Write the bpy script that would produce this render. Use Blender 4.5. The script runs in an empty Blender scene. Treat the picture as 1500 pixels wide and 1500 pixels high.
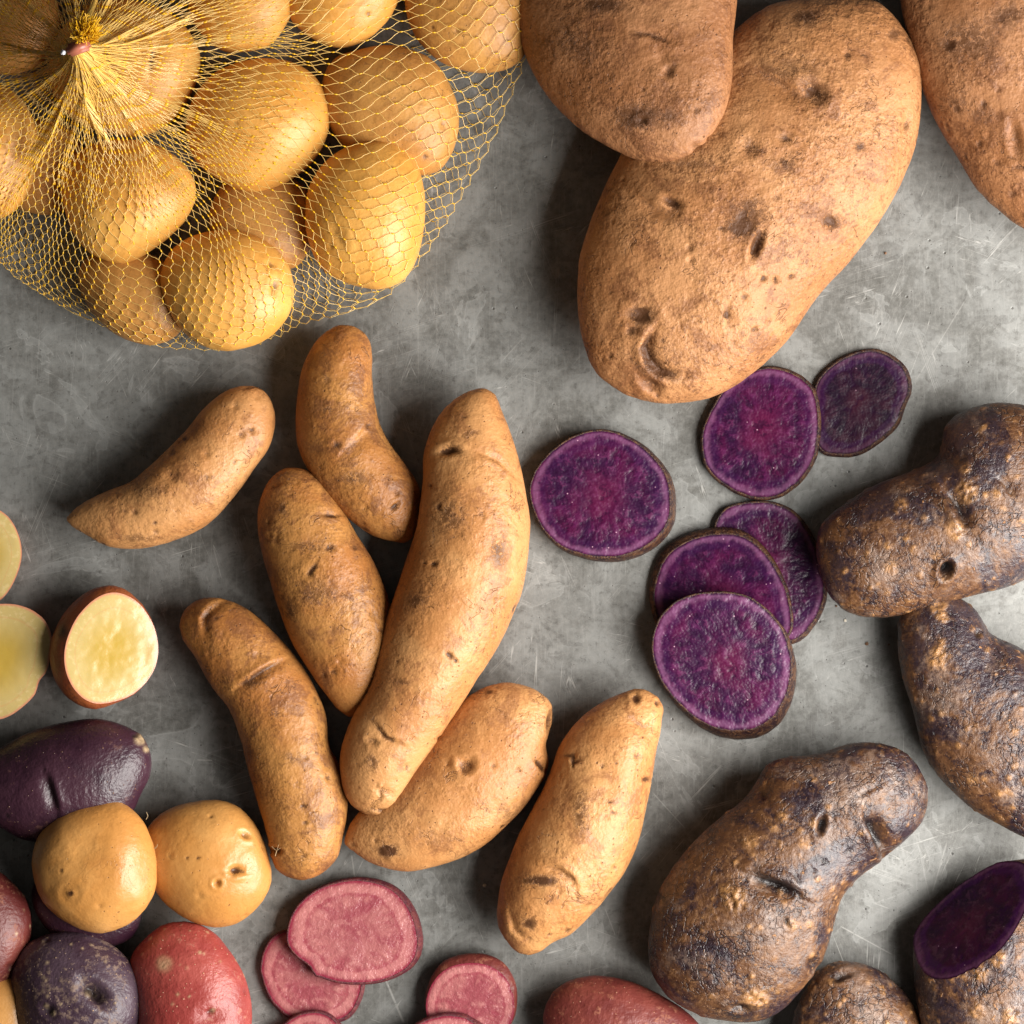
import bpy, bmesh, math, random
import numpy as np
from mathutils import Vector, Matrix

random.seed(7)
rng = np.random.default_rng(7)
C = bpy.context.scene.collection
S = 0.0002            # metres per unit; the frame is about 1500 units (30 cm) wide on the table
HC = 6000.0           # camera height in units (1.2 m)

# ------------------------------------------------------------------ camera, world, light
cam = bpy.data.cameras.new('camera')
cam_o = bpy.data.objects.new('camera', cam)
C.objects.link(cam_o)
cam_o.location = (0, 0, HC * S)
cam.sensor_width = 36
cam.lens = 36 * HC / 1500.0
cam.clip_start = 0.05
cam.clip_end = 50
bpy.context.scene.camera = cam_o

w = bpy.data.worlds.new('World')
bpy.context.scene.world = w
w.use_nodes = True
bg = w.node_tree.nodes['Background']
bg.inputs[0].default_value = (1.0, 0.93, 0.84, 1)
bg.inputs[1].default_value = 0.058


def area(name, loc, target, size, power, col):
    l = bpy.data.lights.new(name, 'AREA')
    l.shape = 'RECTANGLE'
    l.size, l.size_y = size
    l.energy = power
    l.color = col
    o = bpy.data.objects.new(name, l)
    C.objects.link(o)
    o.location = loc
    o.rotation_euler = (Vector(target) - Vector(loc)).to_track_quat('-Z', 'Y').to_euler()
    return o


area('window_light', (0.43, -0.16, 0.36), (0.0, 0.0, 0.0), (0.54, 0.48), 12.9, (1.0, 0.965, 0.915))

vs = bpy.context.scene.view_settings
vs.view_transform = 'Standard'
vs.look = 'None'
vs.exposure = 0
vs.gamma = 1


# ------------------------------------------------------------------ node helper
class G:
    def __init__(s, name):
        s.m = bpy.data.materials.new(name)
        s.m.use_nodes = True
        s.t = s.m.node_tree
        s.n = s.t.nodes
        s.n.clear()
        s.out = s.n.new('ShaderNodeOutputMaterial')
        s.b = s.n.new('ShaderNodeBsdfPrincipled')
        s.t.links.new(s.b.outputs[0], s.out.inputs[0])

    def put(s, sock, v):
        if v is None:
            return
        if isinstance(v, bpy.types.NodeSocket):
            s.t.links.new(v, sock)
        else:
            if isinstance(v, (tuple, list)) and len(v) == 3 and sock.type == 'RGBA':
                v = (*v, 1)
            sock.default_value = v

    def coord(s, scale=50.0, rand=True):
        tc = s.n.new('ShaderNodeTexCoord')
        mp = s.n.new('ShaderNodeVectorMath')
        mp.operation = 'SCALE'
        s.put(mp.inputs[0], tc.outputs['Object'])
        mp.inputs['Scale'].default_value = scale
        if not rand:
            return mp.outputs[0]
        oi = s.n.new('ShaderNodeObjectInfo')
        mm = s.math('MULTIPLY', oi.outputs['Random'], 37.0)
        ad = s.n.new('ShaderNodeVectorMath')
        ad.operation = 'ADD'
        s.put(ad.inputs[0], mp.outputs[0])
        s.put(ad.inputs[1], mm)
        return ad.outputs[0]

    def vscale(s, v, xyz, rot=0.0, loc=(0, 0, 0)):
        mp = s.n.new('ShaderNodeMapping')
        s.put(mp.inputs['Vector'], v)
        mp.inputs['Location'].default_value = loc
        mp.inputs['Rotation'].default_value = (0, 0, rot)
        mp.inputs['Scale'].default_value = xyz
        return mp.outputs[0]

    def noise(s, v, scale, detail=4, rough=0.55, dist=0.0):
        n = s.n.new('ShaderNodeTexNoise')
        s.put(n.inputs['Vector'], v)
        s.put(n.inputs['Scale'], scale)
        n.inputs['Detail'].default_value = detail
        n.inputs['Roughness'].default_value = rough
        n.inputs['Distortion'].default_value = dist
        return n.outputs[0]

    def vor(s, v, scale, feature='F1', rand=1.0):
        n = s.n.new('ShaderNodeTexVoronoi')
        n.feature = feature
        s.put(n.inputs['Vector'], v)
        s.put(n.inputs['Scale'], scale)
        n.inputs['Randomness'].default_value = rand
        return n

    def math(s, op, a, b=None, c=None, clamp=False):
        n = s.n.new('ShaderNodeMath')
        n.operation = op
        n.use_clamp = clamp
        s.put(n.inputs[0], a)
        s.put(n.inputs[1], b)
        s.put(n.inputs[2], c)
        return n.outputs[0]

    def step(s, v, a, b, lo=0.0, hi=1.0):
        n = s.n.new('ShaderNodeMapRange')
        n.interpolation_type = 'SMOOTHSTEP'
        s.put(n.inputs['Value'], v)
        if a > b:
            a, b, lo, hi = b, a, hi, lo
        n.inputs['From Min'].default_value = a
        n.inputs['From Max'].default_value = b
        n.inputs['To Min'].default_value = lo
        n.inputs['To Max'].default_value = hi
        return n.outputs[0]

    def mix(s, f, a, b, mode='MIX'):
        n = s.n.new('ShaderNodeMix')
        n.data_type = 'RGBA'
        n.blend_type = mode
        s.put(n.inputs[0], f)
        s.put(n.inputs[6], a)
        s.put(n.inputs[7], b)
        return n.outputs[2]

    def attr(s, name):
        n = s.n.new('ShaderNodeAttribute')
        n.attribute_name = name
        return n.outputs['Fac']

    def bump(s, h, dist, strength=1.0, nrm=None):
        n = s.n.new('ShaderNodeBump')
        s.put(n.inputs['Height'], h)
        n.inputs['Distance'].default_value = dist
        n.inputs['Strength'].default_value = strength
        if nrm is not None:
            s.put(n.inputs['Normal'], nrm)
        return n.outputs[0]

    def fin(s, col, rough=0.5, nrm=None, spec=0.5, metal=0.0, sss=0.0, coat=0.0):
        s.put(s.b.inputs['Base Color'], col)
        s.put(s.b.inputs['Roughness'], rough)
        s.put(s.b.inputs['Specular IOR Level'], spec)
        s.put(s.b.inputs['Metallic'], metal)
        if nrm is not None:
            s.put(s.b.inputs['Normal'], nrm)
        if sss:
            s.b.inputs['Subsurface Weight'].default_value = sss
            s.b.inputs['Subsurface Radius'].default_value = (1.0, 0.5, 0.2)
            s.b.inputs['Subsurface Scale'].default_value = 0.0025
        if coat:
            s.put(s.b.inputs['Coat Weight'], coat)
            s.b.inputs['Coat Roughness'].default_value = 0.2
        return s.m


# ------------------------------------------------------------------ materials
def skin(name, A, B, blotch, blotch_amt=0.6, speck=(0.1, 0.05, 0.02), speck_amt=0.6, fine_amt=0.35,
         rough=0.5, spec=0.4, bump=1.0, blotch_lo=0.52, dirt=(0.085, 0.034, 0.013), sss=0.0, grain=1.0, scuff=0.5):
    g = G(name)
    v = g.coord()
    n1 = g.noise(v, 0.9, 4, 0.6, 0.3)
    c = g.mix(g.step(n1, 0.38, 0.62), A, B)
    n2 = g.noise(v, 2.1, 8, 0.70, 0.5)
    bl = g.math('MULTIPLY', g.step(n2, blotch_lo, blotch_lo + 0.12), blotch_amt)
    c = g.mix(bl, c, blotch)
    # scurfy mottling, denser in some zones
    zone = g.step(g.noise(v, 1.2, 5, 0.65), 0.40, 0.60, 0.15, 1.0)
    n3 = g.noise(v, 11, 5, 0.72)
    c = g.mix(g.math('MULTIPLY', g.step(n3, 0.52, 0.62), g.math('MULTIPLY', zone, fine_amt)), c, tuple(x * 0.62 for x in blotch))
    n3b = g.noise(v, 24, 4, 0.75)
    c = g.mix(g.math('MULTIPLY', g.step(n3b, 0.53, 0.62), g.math('MULTIPLY', zone, fine_amt)), c, tuple(x * 0.8 for x in blotch))
    c = g.mix(g.step(n3b, 0.46, 0.38, 0, fine_amt * 0.6), c, tuple(min(1, x * 1.35) for x in A))
    # lenticels and pores, of uneven size and outline
    vv = g.n.new('ShaderNodeVectorMath')
    vv.operation = 'ADD'
    g.put(vv.inputs[0], v)
    g.put(vv.inputs[1], g.math('MULTIPLY', g.math('SUBTRACT', n3, 0.5), 0.06))
    vo = g.vor(vv.outputs[0], 5.5)
    gate = g.step(vo.outputs['Color'], 0.66, 0.80)
    sp = g.math('MULTIPLY', g.step(vo.outputs['Distance'], 0.115, 0.06), gate)
    vo2 = g.vor(vv.outputs[0], 12.0)
    gate2 = g.step(vo2.outputs['Color'], 0.62, 0.78)
    sp2 = g.math('MULTIPLY', g.step(vo2.outputs['Distance'], 0.18, 0.09), gate2)
    sps = g.math('MAXIMUM', sp, sp2)
    c = g.mix(g.math('MULTIPLY', sps, speck_amt), c, speck)
    d = g.attr('dirt')
    # soil clings in broken patches
    dn = g.math('MULTIPLY', d, g.step(g.math('ADD', g.noise(v, 10, 5, 0.78), g.math('MULTIPLY', d, 0.24)), 0.52, 0.62, 0.06, 1.6), clamp=True)
    c = g.mix(dn, c, dirt)
    h = g.math('ADD', g.math('MULTIPLY', g.noise(v, 17, 2, 0.6), 0.40 * grain), g.math('MULTIPLY', g.noise(v, 4, 3, 0.6), 1.2))
    h = g.math('ADD', h, g.math('MULTIPLY', g.math('MULTIPLY', zone, g.noise(v, 11, 2, 0.6)), 0.9 * grain))
    h = g.math('SUBTRACT', h, g.math('MULTIPLY', sps, 0.40))
    # thin scuffs and skin cracks
    sn = g.noise(g.vscale(v, (1, 1, 1), 0, (5, 9, 2)), 2.6, 3, 0.55, 0.8)
    sl = g.step(g.math('ABSOLUTE', g.math('SUBTRACT', sn, 0.5)), 0.011, 0.003)
    sl = g.math('MULTIPLY', sl, g.step(g.noise(v, 1.9, 4, 0.6), 0.54, 0.62))
    c = g.mix(g.math('MULTIPLY', sl, scuff), c, dirt)
    h = g.math('SUBTRACT', h, g.math('MULTIPLY', sl, scuff * 0.7))
    h = g.math('SUBTRACT', h, g.math('MULTIPLY', dn, 0.25))
    nb = g.bump(h, 0.00052 * bump, 1.0)
    r = g.math('ADD', g.math('MULTIPLY', g.noise(v, 6, 4), 0.25), rough - 0.12)
    return g.fin(c, r, nb, spec, sss=sss)


def rough_purple(name):
    g = G(name)
    v = g.coord()
    n1 = g.noise(v, 0.8, 6, 0.66, 0.6)
    zone = g.step(n1, 0.43, 0.55)                       # 0 bare purple, 1 brown netted skin
    c = g.mix(zone, (0.030, 0.018, 0.024), (0.085, 0.034, 0.013))
    n2 = g.noise(v, 3.6, 7, 0.74, 0.4)
    c = g.mix(g.math('MULTIPLY', g.step(n2, 0.50, 0.57), g.math('MULTIPLY_ADD', zone, 0.65, 0.10)), c, (0.140, 0.060, 0.021))
    c = g.mix(g.step(n2, 0.47, 0.40, 0, 0.8), c, (0.014, 0.007, 0.012))
    # cracked corky netting
    wv = g.n.new('ShaderNodeVectorMath')
    wv.operation = 'ADD'
    nz = g.n.new('ShaderNodeTexNoise')
    g.put(nz.inputs['Vector'], v)
    nz.inputs['Scale'].default_value = 4.0
    nz.inputs['Detail'].default_value = 3
    sc = g.n.new('ShaderNodeVectorMath')
    sc.operation = 'SCALE'
    g.put(sc.inputs[0], nz.outputs['Color'])
    sc.inputs['Scale'].default_value = 0.35
    g.put(wv.inputs[0], v)
    g.put(wv.inputs[1], sc.outputs[0])
    ed = g.vor(wv.outputs[0], 7.5, 'DISTANCE_TO_EDGE').outputs['Distance']
    n3 = g.noise(v, 11, 5, 0.75)
    crk = g.math('MULTIPLY', g.step(ed, 0.10, 0.03), g.step(g.noise(v, 1.4, 5, 0.7), 0.46, 0.58))
    c = g.mix(g.math('MULTIPLY', g.step(n3, 0.53, 0.60), g.math('MULTIPLY_ADD', zone, 0.45, 0.25)), c, (0.205, 0.100, 0.042))
    c = g.mix(g.math('MULTIPLY', crk, 0.7), c, (0.012, 0.007, 0.010))
    n5 = g.noise(v, 1.3, 6, 0.7, 0.3)
    dust = g.math('MULTIPLY', g.step(n5, 0.53, 0.63), g.step(n3, 0.42, 0.52, 0.25, 1))
    c = g.mix(g.math('MULTIPLY', dust, 0.60), c, (0.215, 0.145, 0.110))
    vw = g.vor(wv.outputs[0], 4.6)
    dd = g.math('ADD', vw.outputs['Distance'], g.math('MULTIPLY', g.math('SUBTRACT', n3, 0.5), 0.22))
    wt = g.math('MULTIPLY', g.step(dd, 0.13, 0.09), g.step(vw.outputs['Color'], 0.50, 0.58))
    vx = g.vor(wv.outputs[0], 10.0)
    wt2 = g.math('MULTIPLY', g.step(vx.outputs['Distance'], 0.17, 0.10), g.step(vx.outputs['Color'], 0.62, 0.70))
    wt = g.math('MAXIMUM', wt, wt2)
    c = g.mix(g.math('MULTIPLY', wt, 0.75), c, (0.33, 0.150, 0.050))
    c = g.mix(g.math('MULTIPLY', g.math('MULTIPLY', g.attr('scab'), g.step(n3, 0.42, 0.52, 0.2, 1)), 0.85, clamp=True), c, (0.42, 0.205, 0.070))
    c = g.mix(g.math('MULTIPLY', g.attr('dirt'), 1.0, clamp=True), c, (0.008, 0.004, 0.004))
    h = g.math('ADD', g.math('MULTIPLY', g.noise(v, 13, 2, 0.6), 0.9), g.math('MULTIPLY', n2, 1.2))
    h = g.math('ADD', h, g.math('MULTIPLY', wt, 0.55))
    h = g.math('SUBTRACT', h, g.math('MULTIPLY', crk, 0.45))
    nb = g.bump(h, 0.00038, 1.0)
    r = g.math('MULTIPLY_ADD', n2, 0.34, 0.16)
    r = g.math('ADD', r, g.math('MULTIPLY', wt, 0.2))
    r = g.math('ADD', r, g.math('MULTIPLY', zone, 0.10))
    return g.fin(c, r, nb, 0.62)


def smooth_dark(name, A, B, dustc, dust_lo, rough, speck):
    g = G(name)
    v = g.coord()
    n1 = g.noise(v, 1.3, 4, 0.6)
    c = g.mix(g.step(n1, 0.4, 0.62), A, B)
    n2 = g.noise(v, 10, 5, 0.72, 0.2)
    n2b = g.noise(v, 1.6, 3, 0.6)
    dm = g.step(g.math('ADD', g.math('MULTIPLY', n2, 0.6), g.math('MULTIPLY', n2b, 0.4)), dust_lo, dust_lo + 0.09)
    c = g.mix(g.math('MULTIPLY', dm, 0.7), c, dustc)
    vo = g.vor(v, 8.5)
    sp = g.math('MULTIPLY', g.step(vo.outputs['Distance'], 0.13, 0.07), g.step(vo.outputs['Color'], 0.50, 0.60))
    vo2 = g.vor(v, 15)
    sp = g.math('MAXIMUM', sp, g.math('MULTIPLY', g.step(vo2.outputs['Distance'], 0.17, 0.08), g.step(vo2.outputs['Color'], 0.60, 0.70)))
    c = g.mix(g.math('MULTIPLY', sp, 0.8), c, speck)
    c = g.mix(g.math('MULTIPLY', g.attr('scab'), 0.8, clamp=True), c, (0.50, 0.36, 0.20))
    c = g.mix(g.math('MULTIPLY', g.attr('dirt'), 0.9, clamp=True), c, (0.015, 0.008, 0.008))
    h = g.math('ADD', g.math('MULTIPLY', g.noise(v, 10, 2, 0.6), 0.7), g.math('MULTIPLY', sp, 0.35))
    h = g.math('ADD', h, g.math('MULTIPLY', g.noise(v, 22, 1, 0.5), 0.35))
    nb = g.bump(h, 0.00036, 1.0)
    r = g.math('ADD', g.math('MULTIPLY', dm, 0.2), g.math('MULTIPLY_ADD', g.noise(v, 3, 5, 0.7), 0.25, rough - 0.04))
    return g.fin(c, r, nb, 0.5)


M = {}
M['russet'] = skin('russet_skin', (0.42, 0.200, 0.082), (0.33, 0.142, 0.052), (0.18, 0.070, 0.027), 0.72,
                   (0.10, 0.038, 0.016), 0.8, 0.6, rough=0.52, spec=0.32, bump=1.0, blotch_lo=0.50)
M['russet_dark'] = skin('dark_russet_skin', (0.33, 0.150, 0.064), (0.25, 0.102, 0.038), (0.14, 0.053, 0.021), 0.70,
                        (0.07, 0.027, 0.012), 0.8, 0.6, rough=0.52, spec=0.32, bump=0.95, blotch_lo=0.50)
M['fingerling'] = skin('fingerling_skin', (0.51, 0.250, 0.092), (0.42, 0.180, 0.057), (0.24, 0.094, 0.034), 0.65,
                       (0.12, 0.045, 0.018), 0.75, 0.42, rough=0.46, spec=0.38, bump=0.7, blotch_lo=0.505)
M['fingerling_dark'] = skin('fingerling_skin_olive', (0.42, 0.190, 0.052), (0.34, 0.130, 0.032), (0.16, 0.060, 0.024), 0.68,
                            (0.09, 0.034, 0.015), 0.75, 0.48, rough=0.46, spec=0.38, bump=0.75, blotch_lo=0.485)
M['yellow'] = skin('yellow_skin', (0.68, 0.350, 0.080), (0.60, 0.28, 0.052), (0.46, 0.19, 0.040), 0.30,
                   (0.22, 0.10, 0.04), 0.40, 0.16, rough=0.42, spec=0.45, bump=0.45, blotch_lo=0.56, grain=0.6, scuff=0.15)
M['yellow_dull_shaded'] = skin('yellow_skin_dull_shaded', (0.50, 0.245, 0.062), (0.41, 0.185, 0.044), (0.26, 0.105, 0.030), 0.4,  # duller skin; also paints the shade on low bag potatoes into their colour
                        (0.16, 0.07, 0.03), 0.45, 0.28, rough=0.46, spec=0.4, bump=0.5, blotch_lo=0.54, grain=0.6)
M['gold'] = skin('gold_skin', (0.60, 0.295, 0.086), (0.53, 0.235, 0.058), (0.36, 0.14, 0.032), 0.35,
                 (0.17, 0.07, 0.025), 0.55, 0.16, rough=0.36, spec=0.5, bump=0.42, blotch_lo=0.55, grain=0.6, scuff=0.15)
M['rough_purple'] = rough_purple('rough_purple_skin')
M['purple'] = smooth_dark('smooth_purple_skin', (0.026, 0.007, 0.016), (0.045, 0.015, 0.026), (0.13, 0.055, 0.045), 0.56, 0.30, (0.20, 0.10, 0.06))
M['purple_dusty'] = smooth_dark('dusty_purple_skin', (0.042, 0.021, 0.034), (0.070, 0.042, 0.058), (0.22, 0.145, 0.105), 0.51, 0.36, (0.42, 0.27, 0.16))
M['red'] = smooth_dark('red_skin', (0.27, 0.040, 0.034), (0.34, 0.065, 0.052), (0.42, 0.18, 0.12), 0.56, 0.32, (0.58, 0.30, 0.18))
M['red_dark'] = smooth_dark('dark_red_skin', (0.12, 0.020, 0.017), (0.18, 0.038, 0.028), (0.30, 0.11, 0.06), 0.54, 0.38, (0.40, 0.17, 0.10))
M['red_orange'] = smooth_dark('orange_red_skin', (0.26, 0.055, 0.018), (0.36, 0.100, 0.030), (0.16, 0.04, 0.02), 0.56, 0.34, (0.08, 0.02, 0.01))


def fibres(g, dens=7.0, rad=2.2, loc=0.0):
    """streaks that run from the middle of a slice to its peel"""
    cb = g.n.new('ShaderNodeCombineXYZ')
    g.put(cb.inputs[0], g.math('MULTIPLY', g.attr('ca'), dens))
    g.put(cb.inputs[1], g.math('MULTIPLY', g.attr('sa'), dens))
    oi = g.n.new('ShaderNodeObjectInfo')
    g.put(cb.inputs[2], g.math('ADD', g.math('MULTIPLY', g.attr('edge'), rad), g.math('MULTIPLY', oi.outputs['Random'], 30)))
    return cb.outputs[0]


def flesh_purple(name='purple_flesh', k=1.0):
    g = G(name)
    v = g.coord()
    t = g.attr('edge')                      # 0 in the middle of the slice, 1 at the peel
    tw = g.math('ADD', t, g.math('MULTIPLY', g.math('SUBTRACT', g.noise(v, 1.5, 5, 0.7, 0.5), 0.5), 0.8))
    n0 = g.noise(v, 1.3, 4, 0.6, 0.6)
    c = g.mix(g.step(n0, 0.40, 0.60), (0.054 * k, 0.003, 0.031 * k), (0.024 * k, 0.003, 0.026 * k))
    c = g.mix(g.step(tw, 0.50, 0.05, 0, 0.75), c, (0.090 * k, 0.006, 0.036 * k))
    fb0 = g.noise(fibres(g, 5.5, 3.5), 1.0, 3, 0.6)
    mid_ = g.step(t, 0.20, 0.62)
    fb = g.math('MULTIPLY_ADD', g.math('SUBTRACT', fb0, 0.5), mid_, 0.5)
    c = g.mix(g.step(fb, 0.52, 0.68, 0, 0.55), c, (0.095 * k, 0.012, 0.068 * k))
    c = g.mix(g.step(fb, 0.48, 0.34, 0, 0.65), c, (0.014, 0.002, 0.016))
    n1 = g.noise(v, 7, 4, 0.7)
    c = g.mix(g.step(n1, 0.53, 0.66, 0, 0.55), c, (0.115 * k, 0.017, 0.072 * k))
    c = g.mix(g.step(n1, 0.46, 0.36, 0, 0.6), c, (0.012, 0.002, 0.014))
    tr = g.math('ADD', t, g.math('MULTIPLY', g.math('SUBTRACT', g.noise(v, 4.0, 5, 0.7), 0.5), 0.16))
    tr = g.math('ADD', tr, g.math('MULTIPLY', g.math('SUBTRACT', fb, 0.5), 0.10))
    ring = g.math('MULTIPLY', g.step(tr, 0.74, 0.82), g.step(tr, 0.92, 0.86))
    c = g.mix(g.math('MULTIPLY', ring, 0.45), c, (0.030, 0.004, 0.040))
    rim = g.math('MULTIPLY', g.step(tr, 0.86, 0.95), g.step(t, 0.995, 0.955))
    c = g.mix(g.math('MULTIPLY', rim, 0.60 * k), c, (0.175, 0.065, 0.145))
    vs_ = g.vor(v, 9)
    sp = g.math('MULTIPLY', g.step(vs_.outputs['Distance'], 0.13, 0.05), g.step(vs_.outputs['Color'], 0.72, 0.78))
    c = g.mix(g.math('MULTIPLY', sp, 0.7 * k), c, (0.55, 0.32, 0.42))
    h = g.math('ADD', g.math('MULTIPLY', g.noise(v, 7, 2, 0.6), 1.0), g.math('MULTIPLY', fb, 0.5))
    nb = g.bump(h, 0.00048 if k > 0.9 else 0.0003, 1.0)
    return g.fin(c, g.math('MULTIPLY_ADD', n1, 0.30, 0.19), nb, 0.30 if k > 0.9 else 0.2)


def flesh_purple_dark():
    return flesh_purple('dark_purple_flesh', 0.40)


def flesh_pink():
    g = G('pink_flesh')
    v = g.coord()
    t = g.attr('edge')
    n0 = g.noise(v, 2.0, 5, 0.66, 0.5)
    c = g.mix(g.step(n0, 0.42, 0.62), (0.33, 0.108, 0.108), (0.25, 0.055, 0.068))
    fb = g.noise(fibres(g, 5.0, 3.5), 1.0, 3, 0.6)
    fb = g.math('MULTIPLY_ADD', g.math('SUBTRACT', fb, 0.5), g.step(t, 0.25, 0.7), 0.5)
    c = g.mix(g.step(fb, 0.50, 0.66, 0, 0.45), c, (0.48, 0.185, 0.170))
    c = g.mix(g.step(fb, 0.48, 0.36, 0, 0.45), c, (0.24, 0.028, 0.050))
    n1 = g.noise(v, 6, 4, 0.7)
    c = g.mix(g.step(n1, 0.54, 0.68, 0, 0.45), c, (0.50, 0.22, 0.20))
    tr = g.math('ADD', t, g.math('MULTIPLY', g.math('SUBTRACT', g.noise(v, 3.0, 4, 0.7), 0.5), 0.2))
    c = g.mix(g.math('MULTIPLY', g.step(tr, 0.76, 0.82), g.step(tr, 0.96, 0.86, 0, 0.55)), c, (0.45, 0.17, 0.165))
    c = g.mix(g.math('MULTIPLY', g.step(tr, 0.70, 0.75), g.step(tr, 0.80, 0.77, 0, 0.4)), c, (0.24, 0.030, 0.05))
    c = g.mix(g.step(t, 0.93, 0.985, 0, 0.85), c, (0.20, 0.012, 0.035))
    h = g.math('ADD', n1, g.math('MULTIPLY', fb, 0.4))
    nb = g.bump(h, 0.0005, 1.0)
    return g.fin(c, g.math('MULTIPLY_ADD', n1, 0.3, 0.12), nb, 0.45)


def flesh_yellow():
    g = G('yellow_flesh')
    v = g.coord()
    t = g.attr('edge')
    tw = g.math('ADD', t, g.math('MULTIPLY', g.math('SUBTRACT', g.noise(v, 0.9, 2, 0.5), 0.5), 0.35))
    c = g.mix(g.step(tw, 0.15, 0.80), (0.46, 0.305, 0.055), (0.52, 0.39, 0.150))
    n1 = g.noise(v, 12, 3, 0.6)
    c = g.mix(g.math('MULTIPLY', g.step(n1, 0.52, 0.66), g.step(tw, 0.55, 0.85, 0, 0.35)), c, (0.72, 0.56, 0.30))
    ringn = g.math('MULTIPLY', g.step(tw, 0.735, 0.755), g.step(tw, 0.785, 0.765))
    c = g.mix(g.math('MULTIPLY', ringn, 0.30), c, (0.55, 0.27, 0.11))
    c = g.mix(g.step(t, 0.94, 0.995, 0, 0.75), c, (0.62, 0.20, 0.14))
    h = g.math('ADD', g.math('MULTIPLY', n1, 0.3), g.math('MULTIPLY', g.noise(v, 3, 1), 0.4))
    nb = g.bump(h, 0.00018, 1.0)
    return g.fin(c, g.math('MULTIPLY_ADD', n1, 0.2, 0.12), nb, 0.5, sss=0.12)


M['flesh_purple'] = flesh_purple()
M['flesh_purple_dark'] = flesh_purple_dark()
M['flesh_pink'] = flesh_pink()
M['flesh_yellow'] = flesh_yellow()


def peel_mat(name, A, B, spk):
    g = G(name)
    v = g.coord()
    n = g.noise(v, 9, 7, 0.7)
    c = g.mix(g.step(n, 0.42, 0.62), A, B)
    c = g.mix(g.step(g.noise(v, 30, 4, 0.7), 0.54, 0.66, 0, 0.6), c, spk)
    nb = g.bump(g.math('ADD', n, g.math('MULTIPLY', g.noise(v, 30, 4, 0.7), 0.5)), 0.0005)
    return g.fin(c, 0.45, nb, 0.3)


M['peel_purple'] = peel_mat('purple_potato_peel', (0.018, 0.006, 0.008), (0.075, 0.032, 0.015), (0.20, 0.100, 0.045))
M['peel_pink'] = peel_mat('red_potato_peel', (0.075, 0.012, 0.020), (0.13, 0.026, 0.028), (0.17, 0.06, 0.03))


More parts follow.
